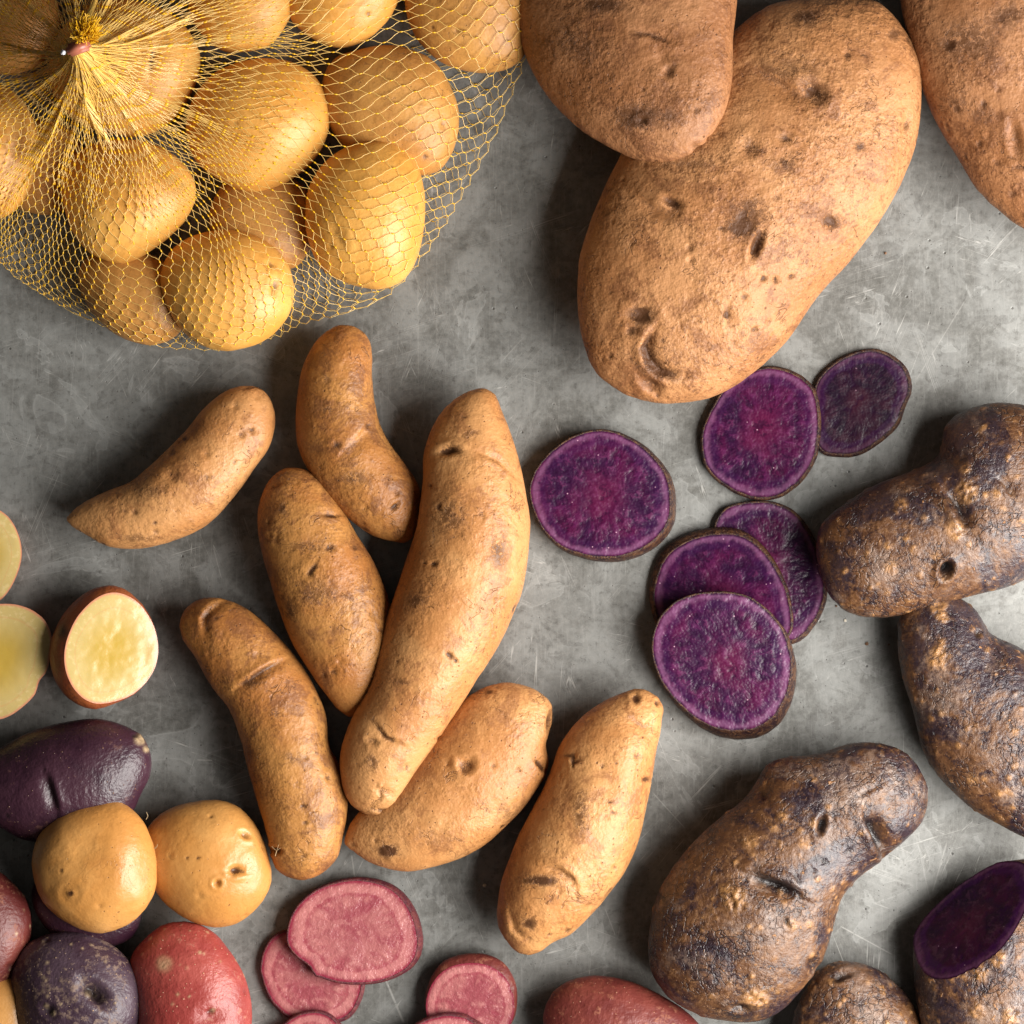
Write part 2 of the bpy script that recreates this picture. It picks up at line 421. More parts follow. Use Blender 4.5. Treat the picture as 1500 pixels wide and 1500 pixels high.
def table_mat():
    g = G('worn_zinc')
    v = g.coord(50.0, rand=False)
    big = g.noise(v, 0.32, 5, 0.6, 0.8)
    mid = g.noise(v, 1.15, 9, 0.66, 0.6)
    c = g.mix(g.step(big, 0.35, 0.65), (0.130, 0.128, 0.118), (0.185, 0.185, 0.175))
    c = g.mix(g.step(mid, 0.42, 0.60, 0, 0.75), c, (0.250, 0.253, 0.243))
    dk = g.noise(v, 2.4, 8, 0.70, 0.5)
    c = g.mix(g.step(dk, 0.52, 0.66, 0, 0.55), c, (0.110, 0.106, 0.096))
    # pale water stains with sharp edges
    st = g.noise(v, 0.70, 5, 0.55, 1.0)
    edge = g.math('MULTIPLY', g.step(st, 0.600, 0.606), g.step(st, 0.622, 0.608))
    c = g.mix(g.math('MULTIPLY', edge, 0.32), c, (0.36, 0.36, 0.345))
    c = g.mix(g.step(st, 0.585, 0.612, 0, 0.30), c, (0.32, 0.325, 0.315))
    st2 = g.noise(g.vscale(v, (1, 1, 1), 0, (7, 3, 0)), 1.9, 4, 0.55, 0.9)
    c = g.mix(g.step(st2, 0.600, 0.615, 0, 0.38), c, (0.100, 0.097, 0.090))
    # cloudy fine mottling and rubbed grain
    fn = g.noise(v, 9, 6, 0.75)
    c = g.mix(g.step(fn, 0.45, 0.66, 0, 0.35), c, (0.30, 0.297, 0.28))
    c = g.mix(g.step(fn, 0.46, 0.34, 0, 0.5), c, (0.070, 0.066, 0.058))
    gr = g.noise(g.vscale(v, (1, 0.06, 1), 0.05), 26, 4, 0.7)
    c = g.mix(g.step(gr, 0.52, 0.70, 0, 0.20), c, (0.40, 0.395, 0.38))
    # pits
    vo = g.vor(v, 5.0)
    pit = g.math('MULTIPLY', g.step(vo.outputs['Distance'], 0.12, 0.05), g.step(vo.outputs['Color'], 0.66, 0.72))
    vo3 = g.vor(v, 13.0)
    pit3 = g.math('MULTIPLY', g.step(vo3.outputs['Distance'], 0.14, 0.06), g.step(vo3.outputs['Color'], 0.66, 0.72))
    pit = g.math('MAXIMUM', pit, pit3)
    c = g.mix(g.math('MULTIPLY', pit, 0.72), c, (0.035, 0.032, 0.028))
    # hairline scratches in several directions
    scr = None
    for k, (rot, sc, lo) in enumerate([(0.35, 7, 0.705), (1.2, 6, 0.70), (2.3, 8, 0.71), (1.62, 5, 0.69), (2.85, 7, 0.71), (1.95, 9, 0.70)]):
        r = g.n.new('ShaderNodeVectorRotate')
        r.rotation_type = 'Z_AXIS'
        g.put(r.inputs['Vector'], v)
        r.inputs['Angle'].default_value = rot
        wv = g.vscale(r.outputs[0], (0.022, 1.0, 1.0), 0, (3.1 * k, 1.7 * k, 0))
        nn = g.noise(wv, sc, 2, 0.4, 0.05)
        band = g.math('ABSOLUTE', g.math('SUBTRACT', nn, 0.5))
        line = g.step(band, 0.0032, 0.0008)
        msk = g.step(g.noise(g.vscale(v, (1, 1, 1), 0, (k * 9.0, 0, 0)), 0.7, 3, 0.6), 0.52, 0.64)
        s_ = g.math('MULTIPLY', line, msk)
        scr = s_ if scr is None else g.math('MAXIMUM', scr, s_)

    # the long scratches one can point to: x0,y0,x1,y1,width,strength in table units
    def seg(x0, y0, x1, y1, wd, stg):
        a = ((x0 - 750) / 100, -(y0 - 750) / 100)
        b = ((x1 - 750) / 100, -(y1 - 750) / 100)
        dx, dy = b[0] - a[0], b[1] - a[1]
        L = math.hypot(dx, dy)
        mp = g.n.new('ShaderNodeMapping')
        mp.vector_type = 'TEXTURE'
        g.put(mp.inputs['Vector'], v)
        mp.inputs['Location'].default_value = ((a[0] + b[0]) / 2, (a[1] + b[1]) / 2, 0)
        mp.inputs['Rotation'].default_value = (0, 0, math.atan2(dy, dx))
        sx = g.n.new('ShaderNodeSeparateXYZ')
        g.put(sx.inputs[0], mp.outputs[0])
        yy = g.math('ABSOLUTE', sx.outputs[1])
        xx = g.math('ABSOLUTE', sx.outputs[0])
        m_ = g.math('MULTIPLY', g.step(yy, wd, wd * 0.3), g.step(xx, L / 2, L / 2 * 0.8))
        return g.math('MULTIPLY', m_, g.math('MULTIPLY', g.step(fn, 0.30, 0.5, 0.35, 1.0), stg))
    for q in [(562, 1428, 592, 1500, .022, .8), (515, 1252, 520, 1288, .016, .7), (1228, 1355, 1310, 1400, .014, .7),
              (1388, 1420 - 190, 1365, 1310, .016, .45), (325, 850, 312, 800, .012, .5), (264, 876, 276, 925, .012, .5),
              (288, 1113, 312, 1114, .016, .8), (1460, 360, 1500, 320, .014, .6), (1340, 560, 1420, 430, .012, .35),
              (886, 1330, 902, 1372, .012, .5), (955, 1160, 1005, 1215, .012, .5), (345, 700, 350, 790, .010, .25),
              (640, 520, 640, 240, .010, .25), (612, 400, 613, 560, .010, .25), (1335, 1190, 1365, 1330, .012, .3)]:
        scr = g.math('MAXIMUM', scr, seg(*q))
    c = g.mix(g.math('MULTIPLY', scr, 0.5, clamp=True), c, (0.56, 0.55, 0.52))
    h = g.math('ADD', g.math('MULTIPLY', fn, 0.35), g.math('MULTIPLY', mid, 0.8))
    h = g.math('SUBTRACT', h, g.math('MULTIPLY', pit, 0.5))
    nb = g.bump(h, 0.00014, 1.0)
    r = g.math('ADD', g.math('MULTIPLY', mid, 0.36), 0.22)
    return g.fin(c, r, nb, 0.5, metal=0.25)


M['table'] = table_mat()


# ------------------------------------------------------------------ numpy tools
def nz_grid(seed):
    r = np.random.default_rng(seed)
    return r.random((32, 32, 32)).astype(np.float32)


_NG = nz_grid(3)


def vnoise(P, wl, off=0.0, octaves=2):
    out = np.zeros(len(P), np.float32)
    a, tot = 1.0, 0.0
    for o in range(octaves):
        q = P / wl * (2 ** o) + off + 13.7 * o
        i = np.floor(q).astype(int)
        f = (q - i).astype(np.float32)
        f = f * f * (3 - 2 * f)
        i0 = i % 32
        i1 = (i + 1) % 32
        r = 0
        for dx in (0, 1):
            wx = f[:, 0] if dx else 1 - f[:, 0]
            ix = (i1 if dx else i0)[:, 0]
            for dy in (0, 1):
                wy = f[:, 1] if dy else 1 - f[:, 1]
                iy = (i1 if dy else i0)[:, 1]
                for dz in (0, 1):
                    wz = f[:, 2] if dz else 1 - f[:, 2]
                    iz = (i1 if dz else i0)[:, 2]
                    r = r + wx * wy * wz * _NG[ix, iy, iz]
        out += a * (r * 2 - 1)
        tot += a
        a *= 0.5
    return out / tot


def spline(pts, step=9.0):
    P = np.array(pts, float)
    n = len(P)
    out = []
    for i in range(n):
        p0, p1, p2, p3 = P[i - 1], P[i], P[(i + 1) % n], P[(i + 2) % n]
        # centripetal Catmull-Rom
        d1 = max(np.linalg.norm(p1 - p0), 1e-3) ** 0.5
        d2 = max(np.linalg.norm(p2 - p1), 1e-3) ** 0.5
        d3 = max(np.linalg.norm(p3 - p2), 1e-3) ** 0.5
        m1 = ((p1 - p0) / d1 - (p2 - p0) / (d1 + d2) + (p2 - p1) / d2) * d2
        m2 = ((p2 - p1) / d2 - (p3 - p1) / (d2 + d3) + (p3 - p2) / d3) * d2
        k = max(2, int(np.linalg.norm(p2 - p1) / step))
        for t in np.arange(k) / k:
            t2, t3 = t * t, t * t * t
            out.append((2 * t3 - 3 * t2 + 1) * p1 + (t3 - 2 * t2 + t) * m1 + (-2 * t3 + 3 * t2) * p2 + (t3 - t2) * m2)
    return np.array(out)


def ell(cx, cy, rx, ry, ang=0, n=14, wob=0.04, seed=0):
    r = np.random.default_rng(seed)
    a = math.radians(ang)
    out = []
    for i in range(n):
        t = 2 * math.pi * i / n
        k = 1 + wob * (r.random() * 2 - 1)
        x, y = rx * k * math.cos(t), ry * k * math.sin(t)
        out.append((cx + x * math.cos(a) - y * math.sin(a), cy + x * math.sin(a) + y * math.cos(a)))
    return out


def unproj(P, z):
    P = np.asarray(P, float)
    k = (HC - z) / HC
    return np.stack([(P[..., 0] - 750) * k, -(P[..., 1] - 750) * k], -1)


def signed(XX, YY, poly):
    """distance to a closed polygon, positive inside"""
    d = np.full(XX.shape, 1e9)
    ins = np.zeros(XX.shape, bool)
    n = len(poly)
    for i in range(n):
        ax, ay = poly[i]
        bx, by = poly[(i + 1) % n]
        ex, ey = bx - ax, by - ay
        L = ex * ex + ey * ey + 1e-9
        t = np.clip(((XX - ax) * ex + (YY - ay) * ey) / L, 0, 1)
        d = np.minimum(d, (XX - ax - t * ex) ** 2 + (YY - ay - t * ey) ** 2)
        if ay != by:
            c = ((ay > YY) != (by > YY)) & (XX < (bx - ax) * (YY - ay) / (by - ay) + ax)
            ins ^= c
    d = np.sqrt(d)
    return np.where(ins, d, -d)


def inflate(poly, h):
    x0, y0 = poly.min(0) - 4 * h
    x1, y1 = poly.max(0) + 4 * h
    xs = np.arange(x0, x1 + h, h)
    ys = np.arange(y0, y1 + h, h)
    XX, YY = np.meshgrid(xs, ys, indexing='ij')
    sd = signed(XX, YY, poly)
    ins = sd > 0
    rad = sd.max()
    u = np.where(ins, sd * (2 * rad - sd) / 2, sd * rad * 0.75)
    ii, jj = np.indices(u.shape)
    red = ((ii + jj) % 2 == 0) & ins
    blk = ((ii + jj) % 2 == 1) & ins
    om = 2 / (1 + math.sin(math.pi / (2.2 * rad / h + 2)))
    for it in range(int(2.5 * max(u.shape) / 2) + 60):
        for msk in (red, blk):
            nb = np.zeros_like(u)
            nb[1:-1, 1:-1] = u[2:, 1:-1] + u[:-2, 1:-1] + u[1:-1, 2:] + u[1:-1, :-2]
            new = (nb + h * h) / 4
            u = np.where(msk, u + om * (new - u), u)
    return xs, ys, u, sd, rad


def bil(xs, ys, A, x, y):
    h = xs[1] - xs[0]
    fx = np.clip((x - xs[0]) / h, 0, len(xs) - 1.001)
    fy = np.clip((y - ys[0]) / h, 0, len(ys) - 1.001)
    i, j = fx.astype(int), fy.astype(int)
    a, b = fx - i, fy - j
    return A[i, j] * (1 - a) * (1 - b) + A[i + 1, j] * a * (1 - b) + A[i, j + 1] * (1 - a) * b + A[i + 1, j + 1] * a * b


def surface_nets(F, o, h):
    ins = F > 0
    nx, ny, nz = F.shape
    cnt = np.zeros((nx - 1, ny - 1, nz - 1), int)
    for a in (0, 1):
        for b in (0, 1):
            for c in (0, 1):
                cnt += ins[a:nx - 1 + a, b:ny - 1 + b, c:nz - 1 + c]
    act = (cnt > 0) & (cnt < 8)
    idx = -np.ones(act.shape, int)
    I = np.argwhere(act)
    idx[act] = np.arange(len(I))
    acc = np.zeros((len(I), 3))
    num = np.zeros(len(I))
    for ax in range(3):
        o1, o2 = [k for k in range(3) if k != ax]
        for a in (0, 1):
            for b in (0, 1):
                s0 = I.copy()
                s0[:, o1] += a
                s0[:, o2] += b
                s1 = s0.copy()
                s1[:, ax] += 1
                f0 = F[s0[:, 0], s0[:, 1], s0[:, 2]]
                f1 = F[s1[:, 0], s1[:, 1], s1[:, 2]]
                m = (f0 > 0) != (f1 > 0)
                t = np.where(m, f0 / np.where(m, f0 - f1, 1), 0)
                p = s0.astype(float)
                p[:, ax] += t
                acc += np.where(m[:, None], p, 0)
                num += m
    V = acc / num[:, None] * h + np.array(o)
    Q = []
    for ax in range(3):
        o1, o2 = (ax + 1) % 3, (ax + 2) % 3
        sl0 = [slice(None)] * 3
        sl1 = [slice(None)] * 3
        sl0[ax] = slice(0, -1)
        sl1[ax] = slice(1, None)
        A, B = ins[tuple(sl0)], ins[tuple(sl1)]
        for flip, m in ((0, A & ~B), (1, B & ~A)):
            E = np.argwhere(m)
            E = E[(E[:, o1] > 0) & (E[:, o2] > 0) & (E[:, o1] < F.shape[o1] - 1) & (E[:, o2] < F.shape[o2] - 1)]
            c = []
            for d1, d2 in ((-1, -1), (0, -1), (0, 0), (-1, 0)):
                q = E.copy()
                q[:, o1] += d1
                q[:, o2] += d2
                c.append(idx[q[:, 0], q[:, 1], q[:, 2]])
            c = np.stack(c, 1)
            if flip:
                c = c[:, ::-1]
            Q.append(c)
    Q = np.concatenate(Q)
    Q = Q[(Q >= 0).all(1)]
    return V, Q


def smooth(V, Q, it):
    n = len(V)
    a = Q.ravel()
    b = Q[:, [1, 2, 3, 0]].ravel()
    E = np.concatenate([np.stack([a, b], 1), np.stack([b, a], 1)])
    deg = np.bincount(E[:, 0], minlength=n).astype(float)
    for k in range(it):
        for lam in (0.5, -0.52):
            L = np.stack([np.bincount(E[:, 0], weights=V[E[:, 1], c], minlength=n) for c in range(3)], 1) / deg[:, None] - V
            V = V + lam * L
    return V


def normals(V, Q):
    d = np.cross(V[Q[:, 2]] - V[Q[:, 0]], V[Q[:, 3]] - V[Q[:, 1]])
    N = np.stack([np.bincount(Q.ravel(), weights=np.repeat(d[:, c], 4), minlength=len(V)) for c in range(3)], 1)
    return N / (np.linalg.norm(N, axis=1)[:, None] + 1e-12)


def link(name, me, mat, parent=None):
    o = bpy.data.objects.new(name, me)
    C.objects.link(o)
    if mat is not None and not me.materials:
        me.materials.append(mat)
    if parent is not None:
        o.parent = parent
    return o


def mesh_np(name, V, faces, n=4, attrs=None, shade=True):
    """faces: (m,n) int array"""
    me = bpy.data.meshes.new(name)
    me.vertices.add(len(V))
    me.vertices.foreach_set('co', np.ascontiguousarray(V, np.float32).ravel())
    m = len(faces)
    me.loops.add(m * n)
    me.loops.foreach_set('vertex_index', np.ascontiguousarray(faces, np.int32).ravel())
    me.polygons.add(m)
    me.polygons.foreach_set('loop_start', np.arange(0, m * n, n, dtype=np.int32))
    me.polygons.foreach_set('loop_total', np.full(m, n, np.int32))
    me.update(calc_edges=True)
    if shade:
        me.polygons.foreach_set('use_smooth', np.ones(m, bool))
    for k, a in (attrs or {}).items():
        at = me.attributes.new(k, 'FLOAT', 'POINT')
        at.data.foreach_set('value', np.ascontiguousarray(a, np.float32))
    return me


def tag(o, label, cat, group=None, kind=None):
    if label:
        o['label'] = label
    if cat:
        o['category'] = cat
    if group:
        o['group'] = group
    if kind:
        o['kind'] = kind
    return o


# ------------------------------------------------------------------ the potato builder
TOP = {}       # name key -> (xs, ys, ztop, zc, w)


def top_at(keys, XX, YY):
    T = np.zeros(XX.shape)
    for k in keys:
        xs, ys, zt = TOP[k]
        inb = (XX > xs[0]) & (XX < xs[-1]) & (YY > ys[0]) & (YY < ys[-1])
        v = bil(xs, ys, zt, XX, YY)
        T = np.maximum(T, np.where(inb, v, 0))
    return T


def pxy(V):
    k = HC / (HC - V[:, 2])
    return V[:, 0] * k + 750, -V[:, 1] * k + 750


def seg_dist(px, py, pts):
    """signed side distance & along-parameter to a polyline"""
    best = np.full(px.shape, 1e9)
    side = np.zeros(px.shape)
    tt = np.zeros(px.shape)
    L = [math.dist(pts[i], pts[i + 1]) for i in range(len(pts) - 1)]
    tot = sum(L)
    run = 0
    for i in range(len(pts) - 1):
        ax, ay = pts[i]
        bx, by = pts[i + 1]
        ex, ey = bx - ax, by - ay
        t = np.clip(((px - ax) * ex + (py - ay) * ey) / (ex * ex + ey * ey), 0, 1)
        qx, qy = px - ax - t * ex, py - ay - t * ey
        d = np.hypot(qx, qy)
        m = d < best
        best = np.where(m, d, best)
        side = np.where(m, np.sign(ex * qy - ey * qx), side)
        tt = np.where(m, (run + t * L[i]) / tot, tt)
        run += L[i]
    return best, side, tt


def potato(key, label, mat, outline, k=0.9, tilt=(0, 0), on=(), feats=(), lump=3.0, h=3.0, seed=None,
           group=None, eyes=6, warts=0, cut=None, flesh=None, zoff=0.0, cat='potato', name=None, pen=3.0, zfix=None, lumpwl=85):
    seed = seed if seed is not None else (sum(ord(c) * (i + 3) for i, c in enumerate(key)) % 997)
    r = np.random.default_rng(seed)
    poly_px = spline(outline)
    zmid = 90.0
    for it in range(2):
        poly = unproj(poly_px, zmid)
        if it == 0:
            xs, ys, u, sd, rad = inflate(poly, 8.0)
        else:
            xs, ys, u, sd, rad = inflate(poly, h)
        w2 = 2 * u * k * k
        wv = np.sqrt(np.maximum(w2, 0))
        XX, YY = np.meshgrid(xs, ys, indexing='ij')
        cx, cy = poly.mean(0)
        pl = tilt[0] * (XX - cx) + tilt[1] * (YY - cy)
        T = top_at(on, XX, YY) if on else np.zeros(XX.shape)
        m = sd > 0
        a = np.max(np.where(m, wv - pl, -1e9))
        if on:
            m2 = (sd > 6) & (T > 0)
            if m2.any():
                a = max(a, np.max(np.where(m2, T + wv - pl, -1e9)) - pen)
        a += zoff - 1.0
        if zfix is not None:
            a = zfix
        zmid = a
    zc = a + pl
    TOP[key] = (xs, ys, np.where(sd > 0, zc + wv, 0))
    zlo = (zc - wv)[m].min() - 4 * h
    zhi = (zc + wv)[m].max() + 4 * h
    zs = np.arange(zlo, zhi + h, h)
    F = w2[:, :, None] - (zs[None, None, :] - zc[:, :, None]) ** 2
    F = np.where((sd[:, :, None] < 0), np.minimum(F, -1e-3), F)
    V, Q = surface_nets(F.astype(np.float64), (xs[0], ys[0], zlo), h)
    V = smooth(V, Q, 7)
    N = normals(V, Q)
    off = seed * 0.37
    dsp = lump * vnoise(V, lumpwl, off, 2) + 0.35 * lump ** 0.5 * vnoise(V, 22, off + 5, 2)
    dirt = np.zeros(len(V))
    scab = np.zeros(len(V))
    px, py = pxy(V)
    zcv = bil(xs, ys, zc, V[:, 0], V[:, 1])
    up = np.clip((V[:, 2] - zcv) / 8 + 0.6, 0, 1)
    for f in feats:
        kind = f[0]
        if kind == 'c':                       # crease: points, width, depth, ridge side, dirt
            _, pts, wd, dp, rs, dk = f
            d, sside, tt = seg_dist(px, py, pts)
            env = np.sin(np.clip(tt, 0.04, 0.96) * math.pi) ** 0.6
            g_ = np.exp(-(d / wd) ** 2)
            sg = d * sside * (1 if rs >= 0 else -1)
            if wd > 10:
                dsp += up * env * -dp * g_
            else:
                prof = np.where(sg > 0, np.exp(-(sg / (0.55 * wd)) ** 2), np.exp(-(sg / (1.9 * wd)) ** 2))
                dsp += up * env * (-dp * 1.15 * prof + 0.5 * abs(rs) * dp * np.exp(-((sg - 1.5 * wd) / (1.1 * wd)) ** 2))
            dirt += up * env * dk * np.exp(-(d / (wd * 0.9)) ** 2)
        elif kind == 'p':                     # pit: x, y, rx, ry, angle, depth, dirt
            _, x, y, rx, ry, an, dp, dk = f
            a_ = math.radians(an)
            qx = ((px - x) * math.cos(a_) + (py - y) * math.sin(a_)) / rx
            qy = (-(px - x) * math.sin(a_) + (py - y) * math.cos(a_)) / ry
            q2 = qx * qx + qy * qy
            dsp += up * (-dp * np.exp(-q2 * 1.3) + 0.22 * abs(dp) * np.exp(-((np.sqrt(q2) - 1.6) / 0.6) ** 2))
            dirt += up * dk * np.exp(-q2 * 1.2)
        elif kind == 's':                     # discoloured patch: x, y, rx, ry, amount
            _, x, y, rx, ry, dk = f
            q2 = ((px - x) / rx) ** 2 + ((py - y) / ry) ** 2
            dirt += up * min(1, dk * 1.35) * np.exp(-q2 * 1.1)
        elif kind == 'w':                     # scab or wart: x, y, r, height
            _, x, y, rr, ht = f
            q2 = ((px - x) ** 2 + (py - y) ** 2) / rr ** 2
            nn = vnoise(V, 5.0, off + 9, 2)
            e = np.exp(-q2 ** 2)
            dsp += up * e * ht * (0.35 + 1.1 * nn)
            scab += up * e * (0.75 + 0.5 * nn)
    # small random eyes and pits all over
    for _ in range(eyes):
        c0 = V[r.integers(len(V))]
        d2 = ((V - c0) ** 2).sum(1)
        rr = r.uniform(2.8, 6)
        e = np.exp(-(d2 / rr ** 2) ** 1.4)
        dsp -= e * r.uniform(0.8, 2.2)
        dirt += 0.55 * e * r.uniform(0.2, 1.0)
    for _ in range(warts):
        c0 = V[r.integers(len(V))]
        d2 = ((V - c0) ** 2).sum(1)
        rr = r.uniform(2.2, 5.5) if mat == 'rough_purple' else r.uniform(1.6, 3.0)
        e = np.exp(-(d2 / rr ** 2) ** 1.5)
        dsp += e * (r.uniform(0.7, 2.0) if mat == 'rough_purple' else 0.5)
        scab += e * r.uniform(0.3, 1.0)
    V = V + N * dsp[:, None]
    V[:, 2] = np.maximum(V[:, 2], 0.3)
    base = np.array([cx, cy, 0.0])
    attrs = {'dirt': np.clip(dirt, 0, 1), 'scab': np.clip(scab, 0, 1)}
    if cut is None:
        me = mesh_np(name or key, (V - base) * S, Q, 4, attrs)
        o = link(name or cat, me, M[mat])
        o.location = base * S
        return tag(o, label, cat, group)
    # ---- a cut potato: skin part and flesh face part
    pts3 = []
    for (x, y, lv) in cut:
        z = zmid
        for _ in range(4):
            q = unproj((x, y), z)
            z = float(bil(xs, ys, zc, q[0:1], q[1:2])[0]) + lv * float(bil(xs, ys, wv, q[0:1], q[1:2])[0])
        pts3.append(np.array([q[0], q[1], z]))
    n = np.cross(pts3[1] - pts3[0], pts3[2] - pts3[0])
    n /= np.linalg.norm(n)
    if n[2] < 0:
        n = -n
    p0 = pts3[0]
    me = mesh_np(key, (V - base) * S, Q, 4, attrs)
    bm = bmesh.new()
    bm.from_mesh(me)
    p0l = (p0 - base) * S
    res = bmesh.ops.bisect_plane(bm, geom=bm.verts[:] + bm.edges[:] + bm.faces[:], dist=1e-8,
                                 plane_co=Vector(p0l), plane_no=Vector(n), clear_outer=True)
    ce = [e for e in res['geom_cut'] if isinstance(e, bmesh.types.BMEdge) and e.is_valid]
    adj = {}
    for e in ce:
        a_, b_ = e.verts
        adj.setdefault(a_, []).append(b_)
        adj.setdefault(b_, []).append(a_)
    start = ce[0].verts[0]
    loop, prev, cur = [start], None, start
    while True:
        nx_ = [q for q in adj[cur] if q is not prev and q not in (loop[-2:-1])]
        if not nx_:
            break
        prev, cur = cur, nx_[0]
        if cur is start or len(loop) > 5000:
            break
        loop.append(cur)
    L = np.array([v.co[:] for v in loop]) / S
    bm.to_mesh(me)
    bm.free()
    for p_ in me.polygons:
        p_.use_smooth = True
    root = bpy.data.objects.new(name or 'halved_potato', None)
    C.objects.link(root)
    root.location = base * S
    tag(root, label, cat, group)
    link('skin', me, M[mat], root)
    # resample the loop
    seglen = np.linalg.norm(np.roll(L, -1, 0) - L, axis=1)
    cum = np.concatenate([[0], np.cumsum(seglen)])
    K = 96
    tq = np.linspace(0, cum[-1], K, endpoint=False)
    Lc = np.vstack([L, L[:1]])
    R = np.stack([np.interp(tq, cum, Lc[:, c]) for c in range(3)], 1)
    make_disc('cut_face', R, n, M[flesh], root, dome=1.2, lift=0.4)
    return root


def make_disc(name, R, n, mat, parent, rings=22, dome=0.0, lift=0.0, seed=0):
    c = R.mean(0)
    if np.dot(np.cross(R[1] - R[0], c - R[0]), n) < 0:
        R = R[::-1]
    K = len(R)
    V = [c + n * (dome + lift)]
    tt = [0.0]
    for j in range(1, rings + 1):
        t = (j / rings) ** 0.8
        P = c + (R - c) * t + n * (dome * (1 - t ** 6) + lift)
        V.extend(P)
        tt.extend([t] * K)
    V = np.array(V)
    V = V + n * (0.7 * vnoise(V, 16, seed + 2.0, 2) + 1.2 * vnoise(V, 70, seed + 1.0, 1))[:, None] * (1 - np.array(tt)[:, None] ** 8)
    F = []
    for i in range(K):
        F.append((0, 1 + i, 1 + (i + 1) % K))
    for j in range(rings - 1):
        a = 1 + j * K
        b = a + K
        for i in range(K):
            i2 = (i + 1) % K
            F.append((a + i, b + i, b + i2))
            F.append((a + i, b + i2, a + i2))
    e1 = R[0] - c
    e1 = e1 / np.linalg.norm(e1)
    e2 = np.cross(n, e1)
    D_ = V - c
    th = np.arctan2(D_ @ e2, D_ @ e1)
    me = mesh_np(name, V * S, np.array(F), 3, {'edge': np.array(tt), 'ca': np.cos(th), 'sa': np.sin(th)})
    return link(name, me, mat, parent)


def potato_slice(key, label, outline, thick, zb, shift=(0, 0), grow=1.0, grad=(0, 0), flesh='flesh_purple',
                 peel='peel_purple', group=None, rim=3.0, seed=0, bulge=2.0, cat='potato slice'):
    """a cut round slice: outline is its upper face; shift and grow give the lower face; grad tilts it"""
    P = spline(outline, 7.0)
    top = unproj(P, zb + thick)
    c = top.mean(0)
    # resample evenly
    seg = np.linalg.norm(np.roll(top, -1, 0) - top, axis=1)
    cum = np.concatenate([[0], np.cumsum(seg)])
    K = 110
    Tc = np.vstack([top, top[:1]])
    tq = np.linspace(0, cum[-1], K, endpoint=False)
    top = np.stack([np.interp(tq, cum, Tc[:, i]) for i in range(2)], 1)
    top = top + (top - c) / np.linalg.norm(top - c, axis=1)[:, None] * (0.9 * vnoise(np.c_[top, np.full(K, seed * 7.0)], 14, seed, 2))[:, None]
    bot = c + (top - c) * grow + np.array(shift)
    nrm = (top - c) / np.linalg.norm(top - c, axis=1)[:, None]

    def plane(xy):
        return grad[0] * (xy[:, 0] - c[0]) + grad[1] * (xy[:, 1] - c[1])
    base = np.array([c[0], c[1], 0.0])
    root = bpy.data.objects.new('potato_slice', None)
    C.objects.link(root)
    root.location = base * S
    tag(root, label, cat, group)

    def ring(xy, z):
        return np.c_[xy, plane(xy) + z] - base
    inset = top - nrm * rim
    rings = [ring(inset, zb + thick - 0.1), ring(top - nrm * rim * 0.45, zb + thick + 0.5), ring(top, zb + thick - 1.3)]
    for s in (0.2, 0.45, 0.7, 0.9):
        xy = top * (1 - s) + bot * s + nrm * bulge * math.sin(s * math.pi)
        rings.append(ring(xy, zb + thick * (1 - s)))
    rings.append(ring(bot - nrm * 2, zb + 0.6))
    V = np.concatenate(rings)
    F = []
    for j in range(len(rings) - 1):
        for i in range(K):
            i2 = (i + 1) % K
            F.append((j * K + i, (j + 1) * K + i, (j + 1) * K + i2, j * K + i2))
    me = mesh_np('peel', V * S, np.array(F), 4)
    bm = bmesh.new()
    bm.from_mesh(me)
    bmesh.ops.recalc_face_normals(bm, faces=bm.faces)
    if sum(f.normal.dot(f.calc_center_median()) * f.calc_area() for f in bm.faces) < 0:
        bmesh.ops.reverse_faces(bm, faces=bm.faces)
    bm.to_mesh(me)
    bm.free()
    link('peel', me, M[peel], root)
    n = np.array([-grad[0], -grad[1], 1.0])
    n /= np.linalg.norm(n)
    make_disc('flesh', ring(inset, zb + thick), n, M[flesh], root, dome=0.6, lift=-0.3, seed=seed)
    make_disc('underside', ring(bot - nrm * 2, zb + 0.6), -n, M[flesh], root, rings=6, seed=seed)
    # height map for things lying on it
    xs = np.arange(top[:, 0].min() - 8, top[:, 0].max() + 8, 6.0)
    ys = np.arange(top[:, 1].min() - 8, top[:, 1].max() + 8, 6.0)
    XX, YY = np.meshgrid(xs, ys, indexing='ij')
    sd = signed(XX, YY, top)
    TOP[key] = (xs, ys, np.where(sd > 0, zb + thick + grad[0] * (XX - c[0]) + grad[1] * (YY - c[1]), 0))
    return root


# ------------------------------------------------------------------ the table
me = bpy.data.meshes.new('table_surface')
bm = bmesh.new()
bmesh.ops.create_cube(bm, size=1.0)
bmesh.ops.scale(bm, vec=(1.8, 1.8, 0.03), verts=bm.verts)
bmesh.ops.translate(bm, vec=(0, 0, -0.015), verts=bm.verts)
bmesh.ops.bevel(bm, geom=bm.edges[:], offset=0.003, segments=2, affect='EDGES')
bm.to_mesh(me)
bm.free()
o = link('table_surface', me, M['table'])
o['kind'] = 'structure'

